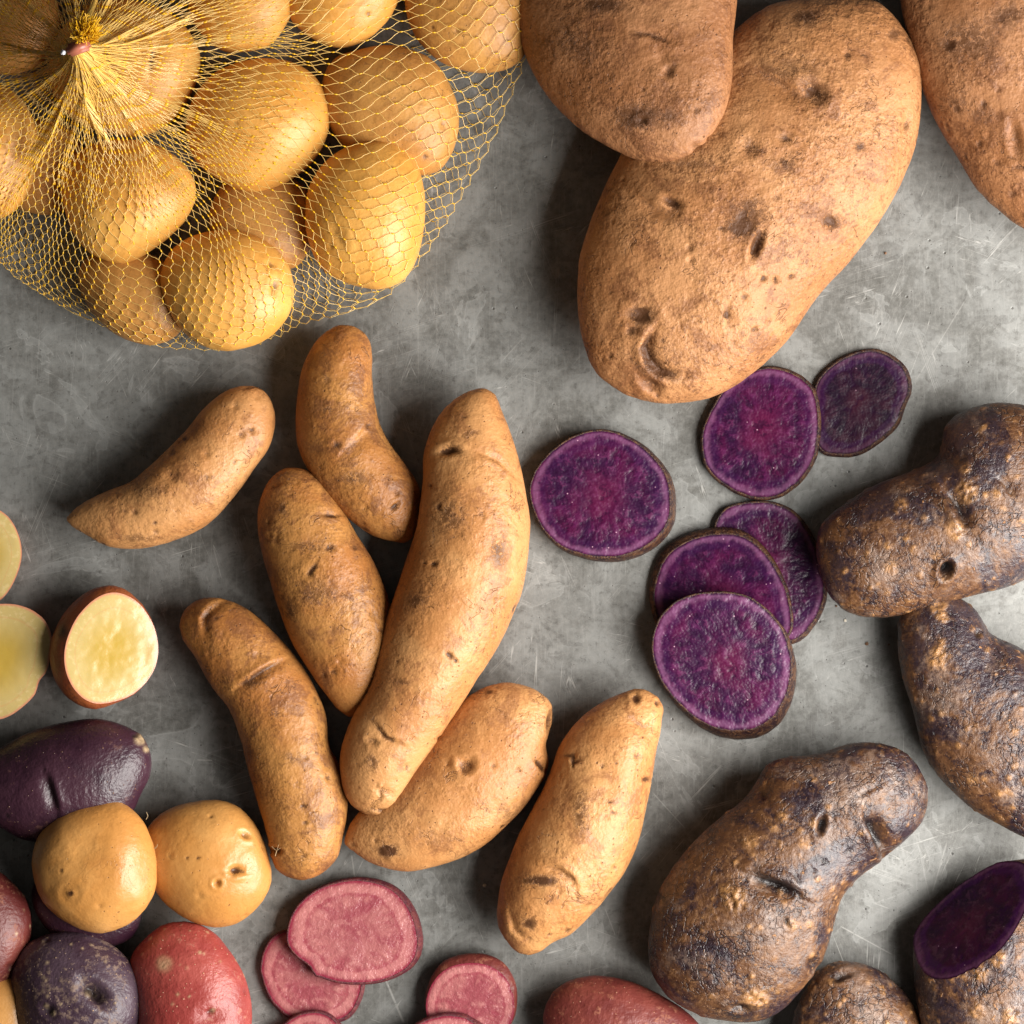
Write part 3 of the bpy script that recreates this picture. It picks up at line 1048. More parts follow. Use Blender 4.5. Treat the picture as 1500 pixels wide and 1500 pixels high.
# ------------------------------------------------------------------ potatoes
exec_potatoes = True
GB = 'yellow potatoes inside the net bag'
by = dict(group=GB, eyes=5, lump=3.0)
potato('b10', 'dull yellow potato at the bottom edge of the net bag, half under a brighter one', 'yellow_dull_shaded',
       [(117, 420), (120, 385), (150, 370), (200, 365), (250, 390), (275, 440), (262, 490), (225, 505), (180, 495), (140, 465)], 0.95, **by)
potato('b11', 'shaded yellow potato deep in the middle of the net bag, mostly covered by others', 'yellow_dull_shaded', ell(385, 325, 82, 78, 0, seed=2), 0.8, **by)
potato('b14', 'shaded yellow potato low in the net bag beneath the clip', 'yellow_dull_shaded', ell(62, 245, 66, 72, 0, seed=3), 0.9, **by)
potato('b9', 'yellow potato in the net bag cut off by the left edge of the picture', 'yellow',
       [(-90, 220), (-80, 150), (-40, 120), (0, 122), (30, 145), (50, 180), (55, 220), (48, 265), (25, 305), (0, 320), (-50, 310), (-80, 275)], 1.0, zoff=30, **by)
potato('b6', 'dull brown-yellow potato near the right side of the net bag', 'yellow_dull_shaded',
       [(470, 120), (490, 85), (535, 70), (585, 67), (630, 85), (660, 125), (673, 170), (668, 215), (645, 250), (620, 258), (570, 240), (510, 220), (475, 170)], 0.9, **by)
potato('b12', 'yellow potato at the top of the net bag just right of the clip', 'yellow', ell(355, -5, 78, 84, 10, seed=4), 1.0, zoff=10, **by)
potato('b13', 'dim yellow potato left of the clip in the corner of the net bag', 'yellow_dull_shaded', ell(5, 35, 84, 78, 0, seed=5), 1.0, **by)
potato('b15', 'yellow potato in the net bag above the clip at the top edge', 'yellow_dull_shaded', ell(150, -90, 95, 80, 0, seed=15), 1.0, **by)
potato('b7', 'yellow potato at the top middle of the net bag, cut off by the picture edge', 'yellow',
       [(415, -30), (425, 25), (460, 60), (500, 72), (545, 55), (580, 15), (590, -30), (560, -90), (500, -110), (440, -90)], 1.0, on=('b6',), **by)
potato('b8', 'large yellow potato in the top right of the net bag next to the brown potato', 'yellow_dull_shaded',
       [(590, -20), (597, 30), (620, 70), (660, 98), (700, 108), (745, 102), (770, 80), (778, 30), (770, -40), (730, -100), (660, -110), (605, -70)], 0.85, **by)
potato('b3', 'bright yellow potato below the clip in the net bag, drawn strands crossing it', 'yellow',
       [(93, 300), (95, 250), (130, 215), (198, 204), (250, 225), (280, 258), (286, 290), (270, 325), (235, 358), (185, 386), (140, 375), (108, 345)],
       1.0, on=('b10', 'b14'), pen=22, **by)
potato('b4', 'bright yellow potato with two brown eyes at the bottom of the net bag', 'yellow',
       [(235, 420), (240, 380), (270, 350), (330, 336), (385, 350), (420, 380), (431, 415), (425, 455), (400, 490), (345, 514), (290, 505), (252, 465)],
       1.0, on=('b10', 'b11'), pen=45, feats=[('p', 396, 388, 9, 7, 20, 1.5, .45), ('p', 402, 420, 7, 12, 10, 2.5, .55)], **by)
potato('b5', 'bright yellow potato standing tall at the lower right of the net bag', 'yellow',
       [(447, 310), (455, 270), (480, 235), (525, 210), (570, 205), (600, 222), (618, 260), (623, 310), (615, 370), (595, 408), (560, 425), (510, 415), (470, 390), (450, 350)],
       1.0, on=('b6', 'b11'), pen=45, feats=[('p', 495, 345, 18, 10, 60, 3, .3)], **by)
potato('b2', 'largest bright yellow potato in the middle of the net bag', 'yellow',
       [(273, 190), (285, 140), (320, 103), (385, 84), (445, 98), (477, 135), (483, 180), (470, 220), (435, 258), (375, 284), (325, 265), (285, 232)],
       0.98, on=('b6', 'b11', 'b12'), pen=45, **by)
potato('b1', 'yellow potato with a slit eye right beside the clip under the gathered net', 'yellow',
       [(70, 110), (85, 50), (130, 12), (190, 0), (250, 18), (285, 60), (293, 95), (280, 140), (250, 178), (205, 200), (150, 195), (95, 165)],
       0.9, on=('b14', 'b12', 'b13'), pen=60, feats=[('c', [(226, 70), (219, 105)], 5, 5, .6, .9)], **by)

GR = 'large brown russet potatoes'
ru = dict(group=GR, eyes=80, lump=5.0, h=3.4, lumpwl=130)
potato('r2', 'biggest brown russet potato, with dark gouges, purple slices at its lower end', 'russet',
       [(1075, 45), (1130, 5), (1200, -4), (1262, -4), (1292, 5), (1330, 50), (1347, 100), (1345, 190), (1330, 250), (1300, 310), (1250, 375), (1200, 430),
        (1150, 500), (1100, 545), (1040, 580), (975, 592), (920, 582), (870, 545), (850, 500), (843, 440), (848, 380), (870, 310), (905, 235), (950, 170), (1010, 110)],
       0.60, feats=[('c', [(1098, 95), (1150, 125), (1220, 162)], 9, 8, -0.6, .25), ('p', 1192, 132, 20, 12, 35, 13, .8),
                    ('c', [(928, 285), (955, 303), (1008, 314)], 7, 7, -0.5, .3), ('p', 985, 297, 15, 8, 25, 9, .8),
                    ('p', 1098, 215, 15, 13, 0, 4, .5), ('p', 1152, 203, 10, 8, 0, 2, .7), ('p', 1108, 360, 7, 20, 22, 10, 1.3),
                    ('s', 1085, 335, 28, 16, .6), ('p', 1217, 326, 10, 8, 30, 4, .7), ('s', 1100, 305, 30, 20, .4),
                    ('p', 938, 462, 19, 14, 0, 6, 1.1), ('p', 925, 485, 9, 8, 0, 3, .6), ('c', [(957, 480), (943, 510), (948, 530), (965, 548), (1000, 554)], 6, 11, .5, .9),
                    ('c', [(935, 555), (950, 572), (968, 582)], 6, 5, .5, .2), ('p', 955, 564, 14, 7, 20, 4, .4), ('c', [(1063, 443), (1068, 484)], 5, 4, .6, .4),
                    ('p', 1010, 362, 5, 5, 0, 3, .4), ('p', 1012, 382, 5, 5, 0, 3, .5), ('p', 1118, 408, 5, 5, 0, 3, .9), ('p', 1136, 410, 5, 6, 0, 3, .8),
                    ('p', 1160, 405, 5, 4, 0, 3, .8), ('p', 1090, 435, 6, 5, 0, 2.5, .5), ('p', 1105, 483, 5, 5, 0, 3, .6), ('s', 1150, 240, 18, 14, .45),
                    ('s', 1180, 25, 28, 14, .5), ('s', 1310, 50, 14, 12, .4), ('s', 1260, 215, 9, 7, .55), ('s', 1220, 325, 26, 20, .25), ('s', 960, 530, 60, 30, .18),
                    ('s', 1150, 100, 60, 22, .25), ('s', 1000, 240, 40, 10, .3), ('p', 893, 523, 5, 5, 0, 1, .5), ('c', [(1325, 195), (1332, 172)], 4, 4, .5, .4)], **ru)
potato('r1', 'brown russet potato lying on top of the biggest one, beside the net bag', 'russet_dark',
       [(748, -20), (755, 30), (770, 80), (800, 135), (850, 192), (915, 232), (965, 242), (1000, 238), (1035, 210), (1060, 170), (1068, 130), (1071, 60), (1078, 0),
        (1075, -80), (1040, -150), (960, -200), (850, -190), (770, -120)], 0.64, tilt=(0.24, -0.18), on=('r2',), pen=75,
       feats=[('c', [(923, 47), (950, 50), (987, 63)], 4, 4, .6, .6), ('p', 978, 105, 7, 10, 30, 4, .4), ('s', 935, 172, 38, 22, .5), ('p', 940, 176, 7, 6, 0, 4, .7),
              ('p', 1020, 215, 9, 7, 0, 3, .4), ('s', 885, 8, 30, 12, .6), ('s', 860, 75, 26, 30, .3), ('s', 830, 60, 18, 20, .3), ('s', 980, 170, 14, 10, .3),
              ('c', [(960, 60), (985, 120)], 12, 3, .3, .1)], **ru)
potato('r3', 'brown russet potato in the top right corner, cut off by the picture edge', 'russet_dark',
       [(1318, -30), (1320, 10), (1330, 60), (1350, 130), (1375, 190), (1400, 230), (1430, 280), (1470, 315), (1500, 335), (1560, 345), (1640, 260), (1680, 120),
        (1650, -40), (1560, -140), (1420, -150), (1335, -90)], 0.62,
       feats=[('p', 1390, 65, 8, 7, 0, 3, .7), ('s', 1420, 60, 50, 40, .4), ('p', 1487, 205, 9, 26, -10, 6, .4), ('p', 1492, 245, 12, 4, 0, 3, .6),
              ('s', 1400, 150, 30, 25, .25), ('s', 1480, 20, 30, 20, .4), ('s', 1440, 170, 22, 16, .25)], **ru)

GF = 'tan fingerling potatoes'
fi = dict(group=GF, eyes=24, lump=4.0, h=3.0)
potato('f1', 'banana-shaped tan fingerling lying alone on the left with its thin tip to the left', 'fingerling',
       [(97, 757), (117, 740), (160, 717), (190, 707), (227, 677), (267, 637), (303, 593), (337, 570), (367, 564), (393, 580), (403, 613), (393, 657),
        (370, 690), (343, 727), (310, 763), (267, 787), (210, 802), (160, 800), (123, 783), (100, 770)], 0.92,
       feats=[('p', 370, 630, 9, 5, 25, 3, .6), ('p', 270, 643, 5, 4, 0, 1.5, .7), ('p', 303, 665, 5, 5, 0, 2, .3), ('p', 344, 677, 4, 4, 0, 1.5, .4),
              ('c', [(352, 570), (380, 566)], 3, 2, .4, .5), ('c', [(245, 705), (262, 690)], 12, 4, 0, .2), ('s', 225, 720, 30, 12, .3), ('s', 200, 788, 50, 9, .3),
              ('p', 227, 765, 3, 3, 0, 1, .8), ('c', [(205, 725), (300, 660)], 30, -4, 0, 0)], **fi)
potato('f2', 'hooked tan fingerling with a sharp bend, touching the top left of the longest one', 'fingerling_dark',
       [(450, 520), (437, 560), (432, 610), (437, 660), (460, 705), (495, 745), (540, 780), (575, 793), (600, 795), (614, 770), (618, 725), (605, 695),
        (580, 660), (560, 630), (547, 590), (545, 550), (547, 510), (535, 485), (505, 474), (470, 490)], 0.95,
       feats=[('p', 493, 652, 8, 6, 0, 2, .7), ('c', [(505, 660), (530, 640), (548, 612)], 9, 5, -.5, .15), ('p', 578, 742, 9, 4, -40, 4, .8), ('s', 480, 600, 12, 8, .4),
              ('s', 480, 555, 14, 8, .3), ('p', 541, 622, 5, 4, 0, 2, .5), ('s', 520, 700, 25, 12, .35)], **fi)
potato('f3', 'stubby olive-tan fingerling with brown patches, between the hooked and the creased ones', 'fingerling_dark',
       [(425, 685), (395, 700), (378, 740), (380, 790), (395, 850), (415, 910), (440, 965), (475, 1015), (510, 1053), (535, 1040), (555, 1010), (575, 940),
        (570, 880), (550, 830), (520, 780), (490, 730), (460, 695)], 0.9,
       feats=[('c', [(393, 716), (412, 708)], 4, 3, .4, .6), ('c', [(473, 755), (496, 756)], 3.5, 3.5, .6, .8), ('p', 483, 803, 6, 5, 0, 2.5, .8),
              ('c', [(450, 845), (464, 825)], 4, 2, .3, .8), ('s', 450, 800, 40, 14, .3), ('s', 470, 870, 35, 25, .3), ('s', 415, 745, 8, 14, .4), ('w', 413, 744, 6, 2.0),
              ('s', 425, 895, 10, 14, .4)], **fi)
potato('f4', 'tan fingerling with a deep crease across its upper end', 'fingerling_dark',
       [(261, 917), (267, 895), (293, 876), (322, 874), (361, 891), (403, 930), (433, 964), (459, 1006), (476, 1049), (484, 1092), (502, 1130), (508, 1173),
        (504, 1220), (489, 1262), (459, 1286), (433, 1289), (403, 1271), (391, 1224), (378, 1181), (367, 1134), (352, 1079), (335, 1036), (305, 998),
        (284, 959), (267, 938)], 0.92,
       feats=[('c', [(346, 1007), (365, 995), (385, 982), (413, 967)], 4.5, 6, -.7, .75), ('c', [(297, 925), (297, 904), (308, 890), (327, 878)], 4.5, 5, -.6, .5),
              ('p', 403, 1246, 9, 5, 10, 7, .9), ('p', 444, 1181, 5, 4, 0, 1.5, .8), ('p', 447, 1205, 4, 4, 0, 1, .7), ('s', 372, 1003, 16, 8, .4),
              ('s', 402, 1045, 8, 8, .4), ('w', 420, 1208, 5, 1.4), ('s', 430, 1110, 18, 10, .3), ('s', 297, 875, 20, 8, .3), ('p', 306, 958, 4, 4, 0, 1, .3), ('p', 316, 906, 4, 4, 0, 1, .6)], **fi)
potato('f6', 'plump tan fingerling half beneath the lower end of the longest one', 'fingerling',
       [(689, 1019), (723, 1002), (749, 1000), (787, 1011), (809, 1032), (809, 1062), (800, 1087), (804, 1122), (787, 1156), (745, 1203), (702, 1241),
        (647, 1267), (595, 1275), (544, 1262), (514, 1245), (504, 1237), (510, 1211), (545, 1170), (600, 1115), (650, 1055)], 0.75,
       feats=[('p', 684, 1120, 10, 12, 40, 6, .5), ('c', [(668, 1105), (678, 1130), (695, 1135)], 4, 3, .8, .3), ('c', [(783, 1113), (802, 1133)], 5, 4, .4, .9),
              ('s', 568, 1246, 16, 10, .8), ('p', 806, 1055, 5, 16, 10, 5, .6), ('s', 700, 1015, 25, 10, .3), ('s', 620, 1225, 40, 20, .2), ('s', 740, 1190, 25, 20, .25)], **fi)
potato('f5', 'longest tan fingerling, lying across others in the centre of the picture', 'fingerling',
       [(703, 568), (669, 583), (640, 617), (625, 651), (618, 724), (606, 793), (581, 861), (557, 934), (542, 997), (518, 1046), (501, 1090), (498, 1124),
        (508, 1168), (533, 1192), (562, 1196), (591, 1172), (625, 1114), (659, 1060), (693, 1002), (727, 953), (752, 900), (769, 851), (777, 773), (771, 715),
        (757, 661), (737, 608), (723, 574)], 0.92, on=('f2', 'f3', 'f6', 'f4'), pen=70,
       feats=[('p', 655, 660, 14, 7, -5, 5, .75), ('c', [(635, 668), (660, 655), (682, 665)], 5, 4, -.6, .2), ('p', 635, 826, 6, 4, 0, 2.5, .8), ('p', 623, 825, 4, 3, 0, 2, .6),
              ('p', 658, 960, 8, 4, 40, 3, .9), ('p', 668, 968, 4, 3, 60, 3, .8), ('c', [(547, 1058), (565, 1080), (588, 1090)], 4.5, 4.5, -.5, .65),
              ('p', 546, 1085, 9, 6, 20, 3.5, .5), ('s', 660, 755, 30, 34, .36), ('s', 730, 808, 15, 28, .42), ('s', 610, 880, 22, 20, .35), ('s', 690, 635, 16, 10, .3),
              ('c', [(545, 1180), (560, 1168), (556, 1156), (577, 1170)], 3.5, 3, .8, .4), ('c', [(538, 1185), (572, 1190)], 3, 2.5, .5, .6), ('c', [(690, 660), (730, 675), (762, 705)], 4, 2.4, .5, .1),
              ('p', 727, 878, 4, 4, 0, 1, .4), ('p', 644, 1082, 6, 4, 0, 2, .5), ('p', 755, 893, 4, 8, 20, 2, .7), ('s', 545, 1115, 12, 12, .4), ('s', 588, 1000, 14, 8, .3)], **fi)
potato('f7', 'tan fingerling with a knobbed upper tip, standing apart right of the plump one', 'fingerling',
       [(939, 1008), (956, 1015), (972, 1032), (969, 1063), (962, 1098), (956, 1136), (948, 1181), (936, 1230), (922, 1264), (894, 1306), (859, 1347),
        (839, 1368), (807, 1382), (787, 1398), (762, 1398), (742, 1379), (729, 1354), (728, 1320), (738, 1282), (759, 1230), (780, 1185), (804, 1136),
        (821, 1087), (846, 1053), (880, 1029), (915, 1013)], 0.9,
       feats=[('p', 931, 1022, 6, 8, -20, 4, .95), ('p', 963, 1029, 4, 5, 0, 3, .7), ('c', [(925, 1052), (945, 1064), (958, 1052)], 5, 4, -.5, .4), ('p', 947, 1142, 7, 4, 0, 3, .9),
              ('c', [(822, 1107), (838, 1106), (838, 1118), (852, 1112)], 3.5, 3, .5, .8), ('c', [(793, 1268), (820, 1274), (838, 1287), (844, 1300)], 5, 6, -.7, .3),
              ('s', 793, 1290, 32, 9, .6), ('s', 775, 1352, 14, 12, .5), ('p', 882, 1122, 4, 4, 0, 1.5, .7), ('p', 892, 1176, 6, 4, 0, 1.5, .7), ('p', 898, 1190, 6, 3, 0, 1.5, .6),
              ('p', 899, 1270, 4, 4, 0, 1.5, .4), ('p', 846, 1316, 5, 5, 0, 1.2, .6), ('c', [(745, 1330), (752, 1362), (768, 1378)], 4, 3, .5, .2), ('s', 850, 1190, 14, 40, .3),
              ('c', [(948, 1070), (920, 1100), (905, 1200)], 22, -5, 0, 0), ('c', [(860, 1130), (850, 1240)], 20, -3, 0, .1)], **fi)

GP = 'rough purple potatoes with scabby skin'
pu = dict(group=GP, eyes=12, lump=5.0, warts=150, h=3.0)
potato('p1', 'rough purple-brown potato with a side knob and a small dark hole', 'rough_purple',
       [(1196, 790), (1196, 831), (1214, 873), (1242, 898), (1288, 903), (1334, 898), (1408, 877), (1472, 862), (1510, 845), (1575, 790), (1600, 720), (1575, 640),
        (1530, 600), (1500, 592), (1454, 589), (1408, 601), (1380, 629), (1373, 668), (1334, 689), (1288, 707), (1242, 735), (1210, 762)], 0.76,
       feats=[('c', [(1385, 718), (1403, 742), (1417, 778)], 8, 14, .6, .9), ('w', 1415, 722, 17, 4.5), ('w', 1320, 738, 9, 3), ('p', 1386, 835, 8, 12, 25, 22, 1.5),
              ('c', [(1458, 697), (1472, 710), (1487, 730)], 5, 5, .7, .5), ('w', 1460, 723, 6, 2.5), ('w', 1495, 765, 6, 2.5), ('w', 1470, 747, 5, 2), ('w', 1328, 788, 5, 2),
              ('w', 1300, 800, 5, 2), ('w', 1270, 812, 5, 2), ('w', 1399, 775, 14, 3), ('w', 1305, 832, 10, 2), ('w', 1415, 685, 8, 2), ('c', [(1375, 668), (1420, 672)], 14, 5, 0, .1)], **pu)
potato('p2', 'bent rough purple potato with a tan upper tip, cut off by the right edge', 'rough_purple',
       [(1316, 900), (1334, 877), (1366, 864), (1398, 873), (1431, 896), (1449, 923), (1500, 951), (1570, 1000), (1610, 1100), (1590, 1190), (1540, 1232),
        (1500, 1227), (1463, 1208), (1421, 1181), (1380, 1140), (1352, 1094), (1334, 1038), (1320, 988), (1314, 937)], 0.74, on=('p1',), pen=60,
       feats=[('w', 1374, 888, 14, 4), ('w', 1380, 905, 9, 2.5), ('p', 1433, 928, 5, 6, 0, 4, .9), ('w', 1375, 965, 18, 2), ('c', [(1450, 930), (1462, 960), (1448, 975)], 12, 5, 0, 0),
              ('w', 1478, 1160, 8, 2), ('w', 1425, 1140, 8, 2)], **pu)
potato('p3', 'largest rough purple potato with two deep dark clefts, bottom right', 'rough_purple',
       [(1109, 1137), (1117, 1122), (1144, 1110), (1191, 1104), (1249, 1088), (1291, 1089), (1330, 1103), (1353, 1130), (1363, 1172), (1353, 1203), (1326, 1230),
        (1283, 1261), (1256, 1284), (1237, 1311), (1225, 1350), (1206, 1400), (1183, 1435), (1152, 1474), (1121, 1493), (1075, 1499), (1021, 1487), (978, 1462),
        (957, 1431), (948, 1389), (953, 1338), (966, 1300), (990, 1261), (1021, 1226), (1055, 1195), (1090, 1164)], 0.76,
       feats=[('c', [(1100, 1280), (1120, 1290), (1145, 1298), (1172, 1312)], 9, 20, -.5, 1.3), ('w', 1147, 1306, 6, 6), ('w', 1120, 1294, 5, 4),
              ('c', [(1268, 1196), (1280, 1218), (1288, 1238), (1293, 1252)], 8, 22, .5, 1.5), ('p', 1203, 1208, 6, 14, 12, 11, 1.1), ('w', 1192, 1206, 7, 3),
              ('c', [(1160, 1277), (1173, 1297)], 3.5, 4, .5, .8), ('w', 1077, 1318, 17, 6), ('w', 1062, 1303, 9, 3), ('w', 1160, 1353, 10, 5), ('p', 1152, 1350, 4, 8, -20, 5, .9),
              ('w', 1100, 1233, 11, 3), ('w', 1178, 1235, 8, 3), ('w', 1132, 1212, 7, 2.5), ('w', 1146, 1197, 8, 3), ('w', 1102, 1253, 5, 2), ('w', 1077, 1263, 5, 2),
              ('w', 1107, 1463, 18, 5), ('p', 1085, 1478, 16, 6, 5, 7, .7), ('c', [(1108, 1150), (1118, 1172)], 8, 6, .3, .6), ('p', 1207, 1262, 8, 5, 40, 2, .7),
              ('p', 1190, 1274, 8, 3, 40, 3, .7), ('w', 1115, 1357, 5, 2), ('w', 1186, 1354, 5, 2), ('w', 1040, 1190, 14, 2), ('c', [(1253, 1170), (1290, 1150)], 3, 2, .4, .1),
              ('p', 1190, 1412, 8, 10, 0, 5, .6)], **pu)
potato('p4', 'small rough purple potato at the bottom edge right of the largest one', 'rough_purple',
       [(1150, 1540), (1158, 1500), (1175, 1450), (1200, 1418), (1235, 1406), (1275, 1412), (1310, 1435), (1340, 1470), (1352, 1510), (1355, 1580), (1300, 1640),
        (1210, 1640), (1160, 1600)], 0.75, feats=[('p', 1232, 1430, 18, 6, -15, 6, .7), ('w', 1218, 1438, 6, 2)], **pu)
potato('p5', 'halved purple potato with its dark cut face tilted up, bottom right corner', 'rough_purple',
       [(1338, 1385), (1338, 1369), (1349, 1346), (1376, 1319), (1411, 1288), (1454, 1269), (1481, 1262), (1530, 1262), (1580, 1290), (1610, 1350), (1620, 1450),
        (1590, 1550), (1500, 1600), (1400, 1590), (1355, 1530), (1340, 1450)], 0.75,
       cut=[(1342, 1385, 0.0), (1470, 1264, 0.0), (1440, 1409, 1.0)], flesh='flesh_purple_dark', name='halved_potato',
       feats=[('w', 1435, 1427, 12, 4), ('w', 1462, 1405, 12, 4), ('w', 1432, 1482, 11, 3), ('w', 1480, 1490, 14, 5), ('w', 1412, 1427, 5, 2)], **pu)

# bottom left heap
potato('q6', 'dark purple potato almost hidden under the golden one in the bottom left heap', 'purple', ell(128, 1318, 84, 70, 20, seed=8), 0.8, group='small potatoes in the bottom left heap', h=3)
sm = dict(group='small potatoes in the bottom left heap', h=2.8)
potato('q7', 'red potato at the left edge beside the dusty purple one', 'red_dark', ell(-32, 1362, 76, 98, 0, seed=9), 0.9, eyes=6, warts=30, **sm)
potato('q8', 'amber potato peeping out in the bottom left corner', 'gold', ell(-10, 1490, 66, 70, 0, seed=10), 0.8, zfix=58, **sm)
potato('q1', 'glossy dark purple potato above the golden ones, with a tan end', 'purple',
       [(0, 1094), (42, 1071), (90, 1058), (128, 1053), (160, 1055), (192, 1068), (211, 1084), (221, 1110), (219, 1138), (208, 1164), (192, 1193), (150, 1220),
        (100, 1235), (48, 1234), (26, 1228), (0, 1212), (-40, 1190), (-55, 1150), (-40, 1115)], 0.85, eyes=10,
       feats=[('c', [(68, 1135), (76, 1160), (84, 1190)], 6, 7, -.6, .5), ('w', 204, 1084, 8, 2), ('p', 196, 1078, 4, 3, 0, 2, .8), ('w', 213, 1098, 5, 1)], **sm)
potato('q3', 'golden potato with three small eyes, right one of the golden pair', 'gold',
       [(210, 1218), (224, 1199), (243, 1186), (278, 1174), (320, 1172), (352, 1183), (374, 1206), (389, 1238), (397, 1273), (395, 1302), (381, 1327), (352, 1350),
        (314, 1358), (282, 1351), (253, 1334), (230, 1311), (212, 1280), (205, 1248)], 0.88, lump=4,
       feats=[('p', 358, 1223, 8, 5, 30, 5, .45), ('c', [(336, 1277), (348, 1276), (362, 1279)], 5, 6, .5, .5), ('p', 344, 1277, 9, 7, 0, 4, .4), ('p', 318, 1294, 5, 5, 0, 7, .45),
              ('p', 249, 1253, 4, 6, 0, 1, .4), ('p', 290, 1257, 3, 3, 0, .8, .7), ('p', 274, 1257, 3, 3, 0, .8, .7)], eyes=8, **sm)
potato('q5', 'bright red potato with tan specks at the bottom, right of the dusty purple one', 'red',
       [(192, 1398), (211, 1375), (234, 1356), (256, 1349), (288, 1354), (314, 1367), (336, 1391), (355, 1423), (366, 1458), (370, 1500), (355, 1560), (310, 1595),
        (245, 1590), (208, 1540), (195, 1460)], 0.82, lump=4, eyes=3, warts=60,
       feats=[('p', 310, 1487, 20, 12, -10, 4, .1), ('p', 308, 1482, 7, 4, -20, 4, .7), ('w', 312, 1481, 4, 4), ('w', 240, 1412, 12, .8)], **sm)
potato('q4', 'dusty purple round potato with a deep eye, at the front of the bottom left heap', 'purple_dusty',
       [(17, 1460), (19, 1414), (38, 1385), (74, 1367), (112, 1362), (144, 1372), (176, 1391), (198, 1420), (210, 1449), (209, 1481), (203, 1505), (180, 1555),
        (120, 1575), (60, 1560), (25, 1510)], 0.9, on=('q6', 'q5', 'q7'), pen=60, lump=4, eyes=4, warts=60,
       feats=[('p', 136, 1455, 24, 14, 35, 9, .1), ('c', [(122, 1442), (136, 1455), (150, 1474)], 8, 13, .3, 1.3), ('w', 131, 1455, 6, 9), ('w', 142, 1459, 3, 6),
              ('p', 72, 1480, 12, 8, 40, 5, .8), ('w', 68, 1474, 3.5, 4), ('w', 78, 1484, 4, 4)], **sm)
potato('q2', 'golden potato with one raised bud, resting on top of the heap', 'gold',
       [(141, 1172), (166, 1170), (192, 1182), (211, 1202), (221, 1228), (231, 1258), (232, 1284), (226, 1314), (205, 1343), (179, 1359), (150, 1367), (118, 1361),
        (86, 1343), (64, 1321), (50, 1289), (47, 1260), (56, 1228), (77, 1199), (109, 1180)], 0.88, on=('q6', 'q1', 'q3', 'q4', 'q7'), pen=55, lump=5,
       feats=[('p', 104, 1308, 12, 12, 0, 3, .15), ('w', 104, 1308, 4, -1), ('p', 104, 1308, 5, 5, 0, -6, .5), ('p', 104, 1308, 2.5, 2.5, 0, 4, .8),
              ('c', [(195, 1195), (180, 1250), (178, 1330)], 30, -5, 0, 0), ('p', 118, 1245, 28, 24, 0, 3, 0), ('p', 90, 1275, 3, 3, 0, 1, .7)], eyes=8, **sm)

potato('d1', 'long dark red potato at the bottom edge left of the largest rough purple one', 'red_dark',
       [(794, 1500), (797, 1472), (814, 1448), (846, 1432), (887, 1430), (929, 1439), (974, 1460), (1015, 1488), (1035, 1520), (1015, 1580), (900, 1610), (815, 1570)],
       0.75, eyes=4, warts=14, h=3, lump=3)

# halves with yellow flesh
ye = dict(flesh='flesh_yellow', name='halved_potato', group='halved red-skinned potatoes with yellow flesh', eyes=4, h=2.6, lump=2)
potato('h1', 'halved red-skinned potato with yellow flesh, whole in view, red skin on its left', 'red_orange',
       [(72, 952), (78, 927), (92, 899), (112, 877), (134, 863), (157, 858), (179, 861), (202, 877), (218, 899), (228, 922), (232, 944), (230, 969), (218, 994),
        (196, 1017), (168, 1031), (140, 1039), (118, 1034), (95, 1017), (78, 989)], 0.95,
       cut=[(101, 925, 1.0), (97, 985, 1.0), (231, 948, 0.05)], feats=[('s', 92, 925, 9, 14, .9), ('s', 88, 975, 8, 20, .3)], **ye)
potato('h2', 'halved potato with yellow flesh at the left edge, touching the whole-view half', 'red_orange',
       [(0, 885), (28, 887), (50, 896), (67, 910), (76, 932), (73, 961), (69, 984), (57, 998), (53, 1017), (34, 1036), (14, 1050), (-10, 1056), (-50, 1040),
        (-80, 980), (-60, 910), (-30, 890)], 0.9, cut=[(-40, 900, 0.15), (70, 930, 0.05), (0, 1050, 0.1)], **ye)
potato('h3', 'halved potato with yellow flesh at the left edge, upper one', 'red_orange',
       [(0, 747), (17, 762), (28, 784), (32, 804), (28, 832), (14, 863), (-5, 882), (-40, 880), (-70, 830), (-60, 770), (-30, 740)], 0.9,
       cut=[(-40, 750, 0.1), (-40, 875, 0.1), (31, 805, 0.1)], **ye)
potato('e4', 'end piece of a pink-fleshed potato, red skin on its upper side, near the bottom middle', 'red_dark',
       [(622, 1464), (627, 1440), (645, 1411), (671, 1399), (702, 1396), (726, 1402), (745, 1418), (757, 1445), (758, 1470), (750, 1500), (720, 1525), (685, 1532),
        (648, 1522), (626, 1495)], 0.55, cut=[(655, 1420, 0.95), (722, 1420, 0.95), (690, 1530, 0.1)], flesh='flesh_pink', name='potato_end', eyes=2, h=2.6, lump=1.5,
       group='pink-fleshed potato pieces', cat='potato end')

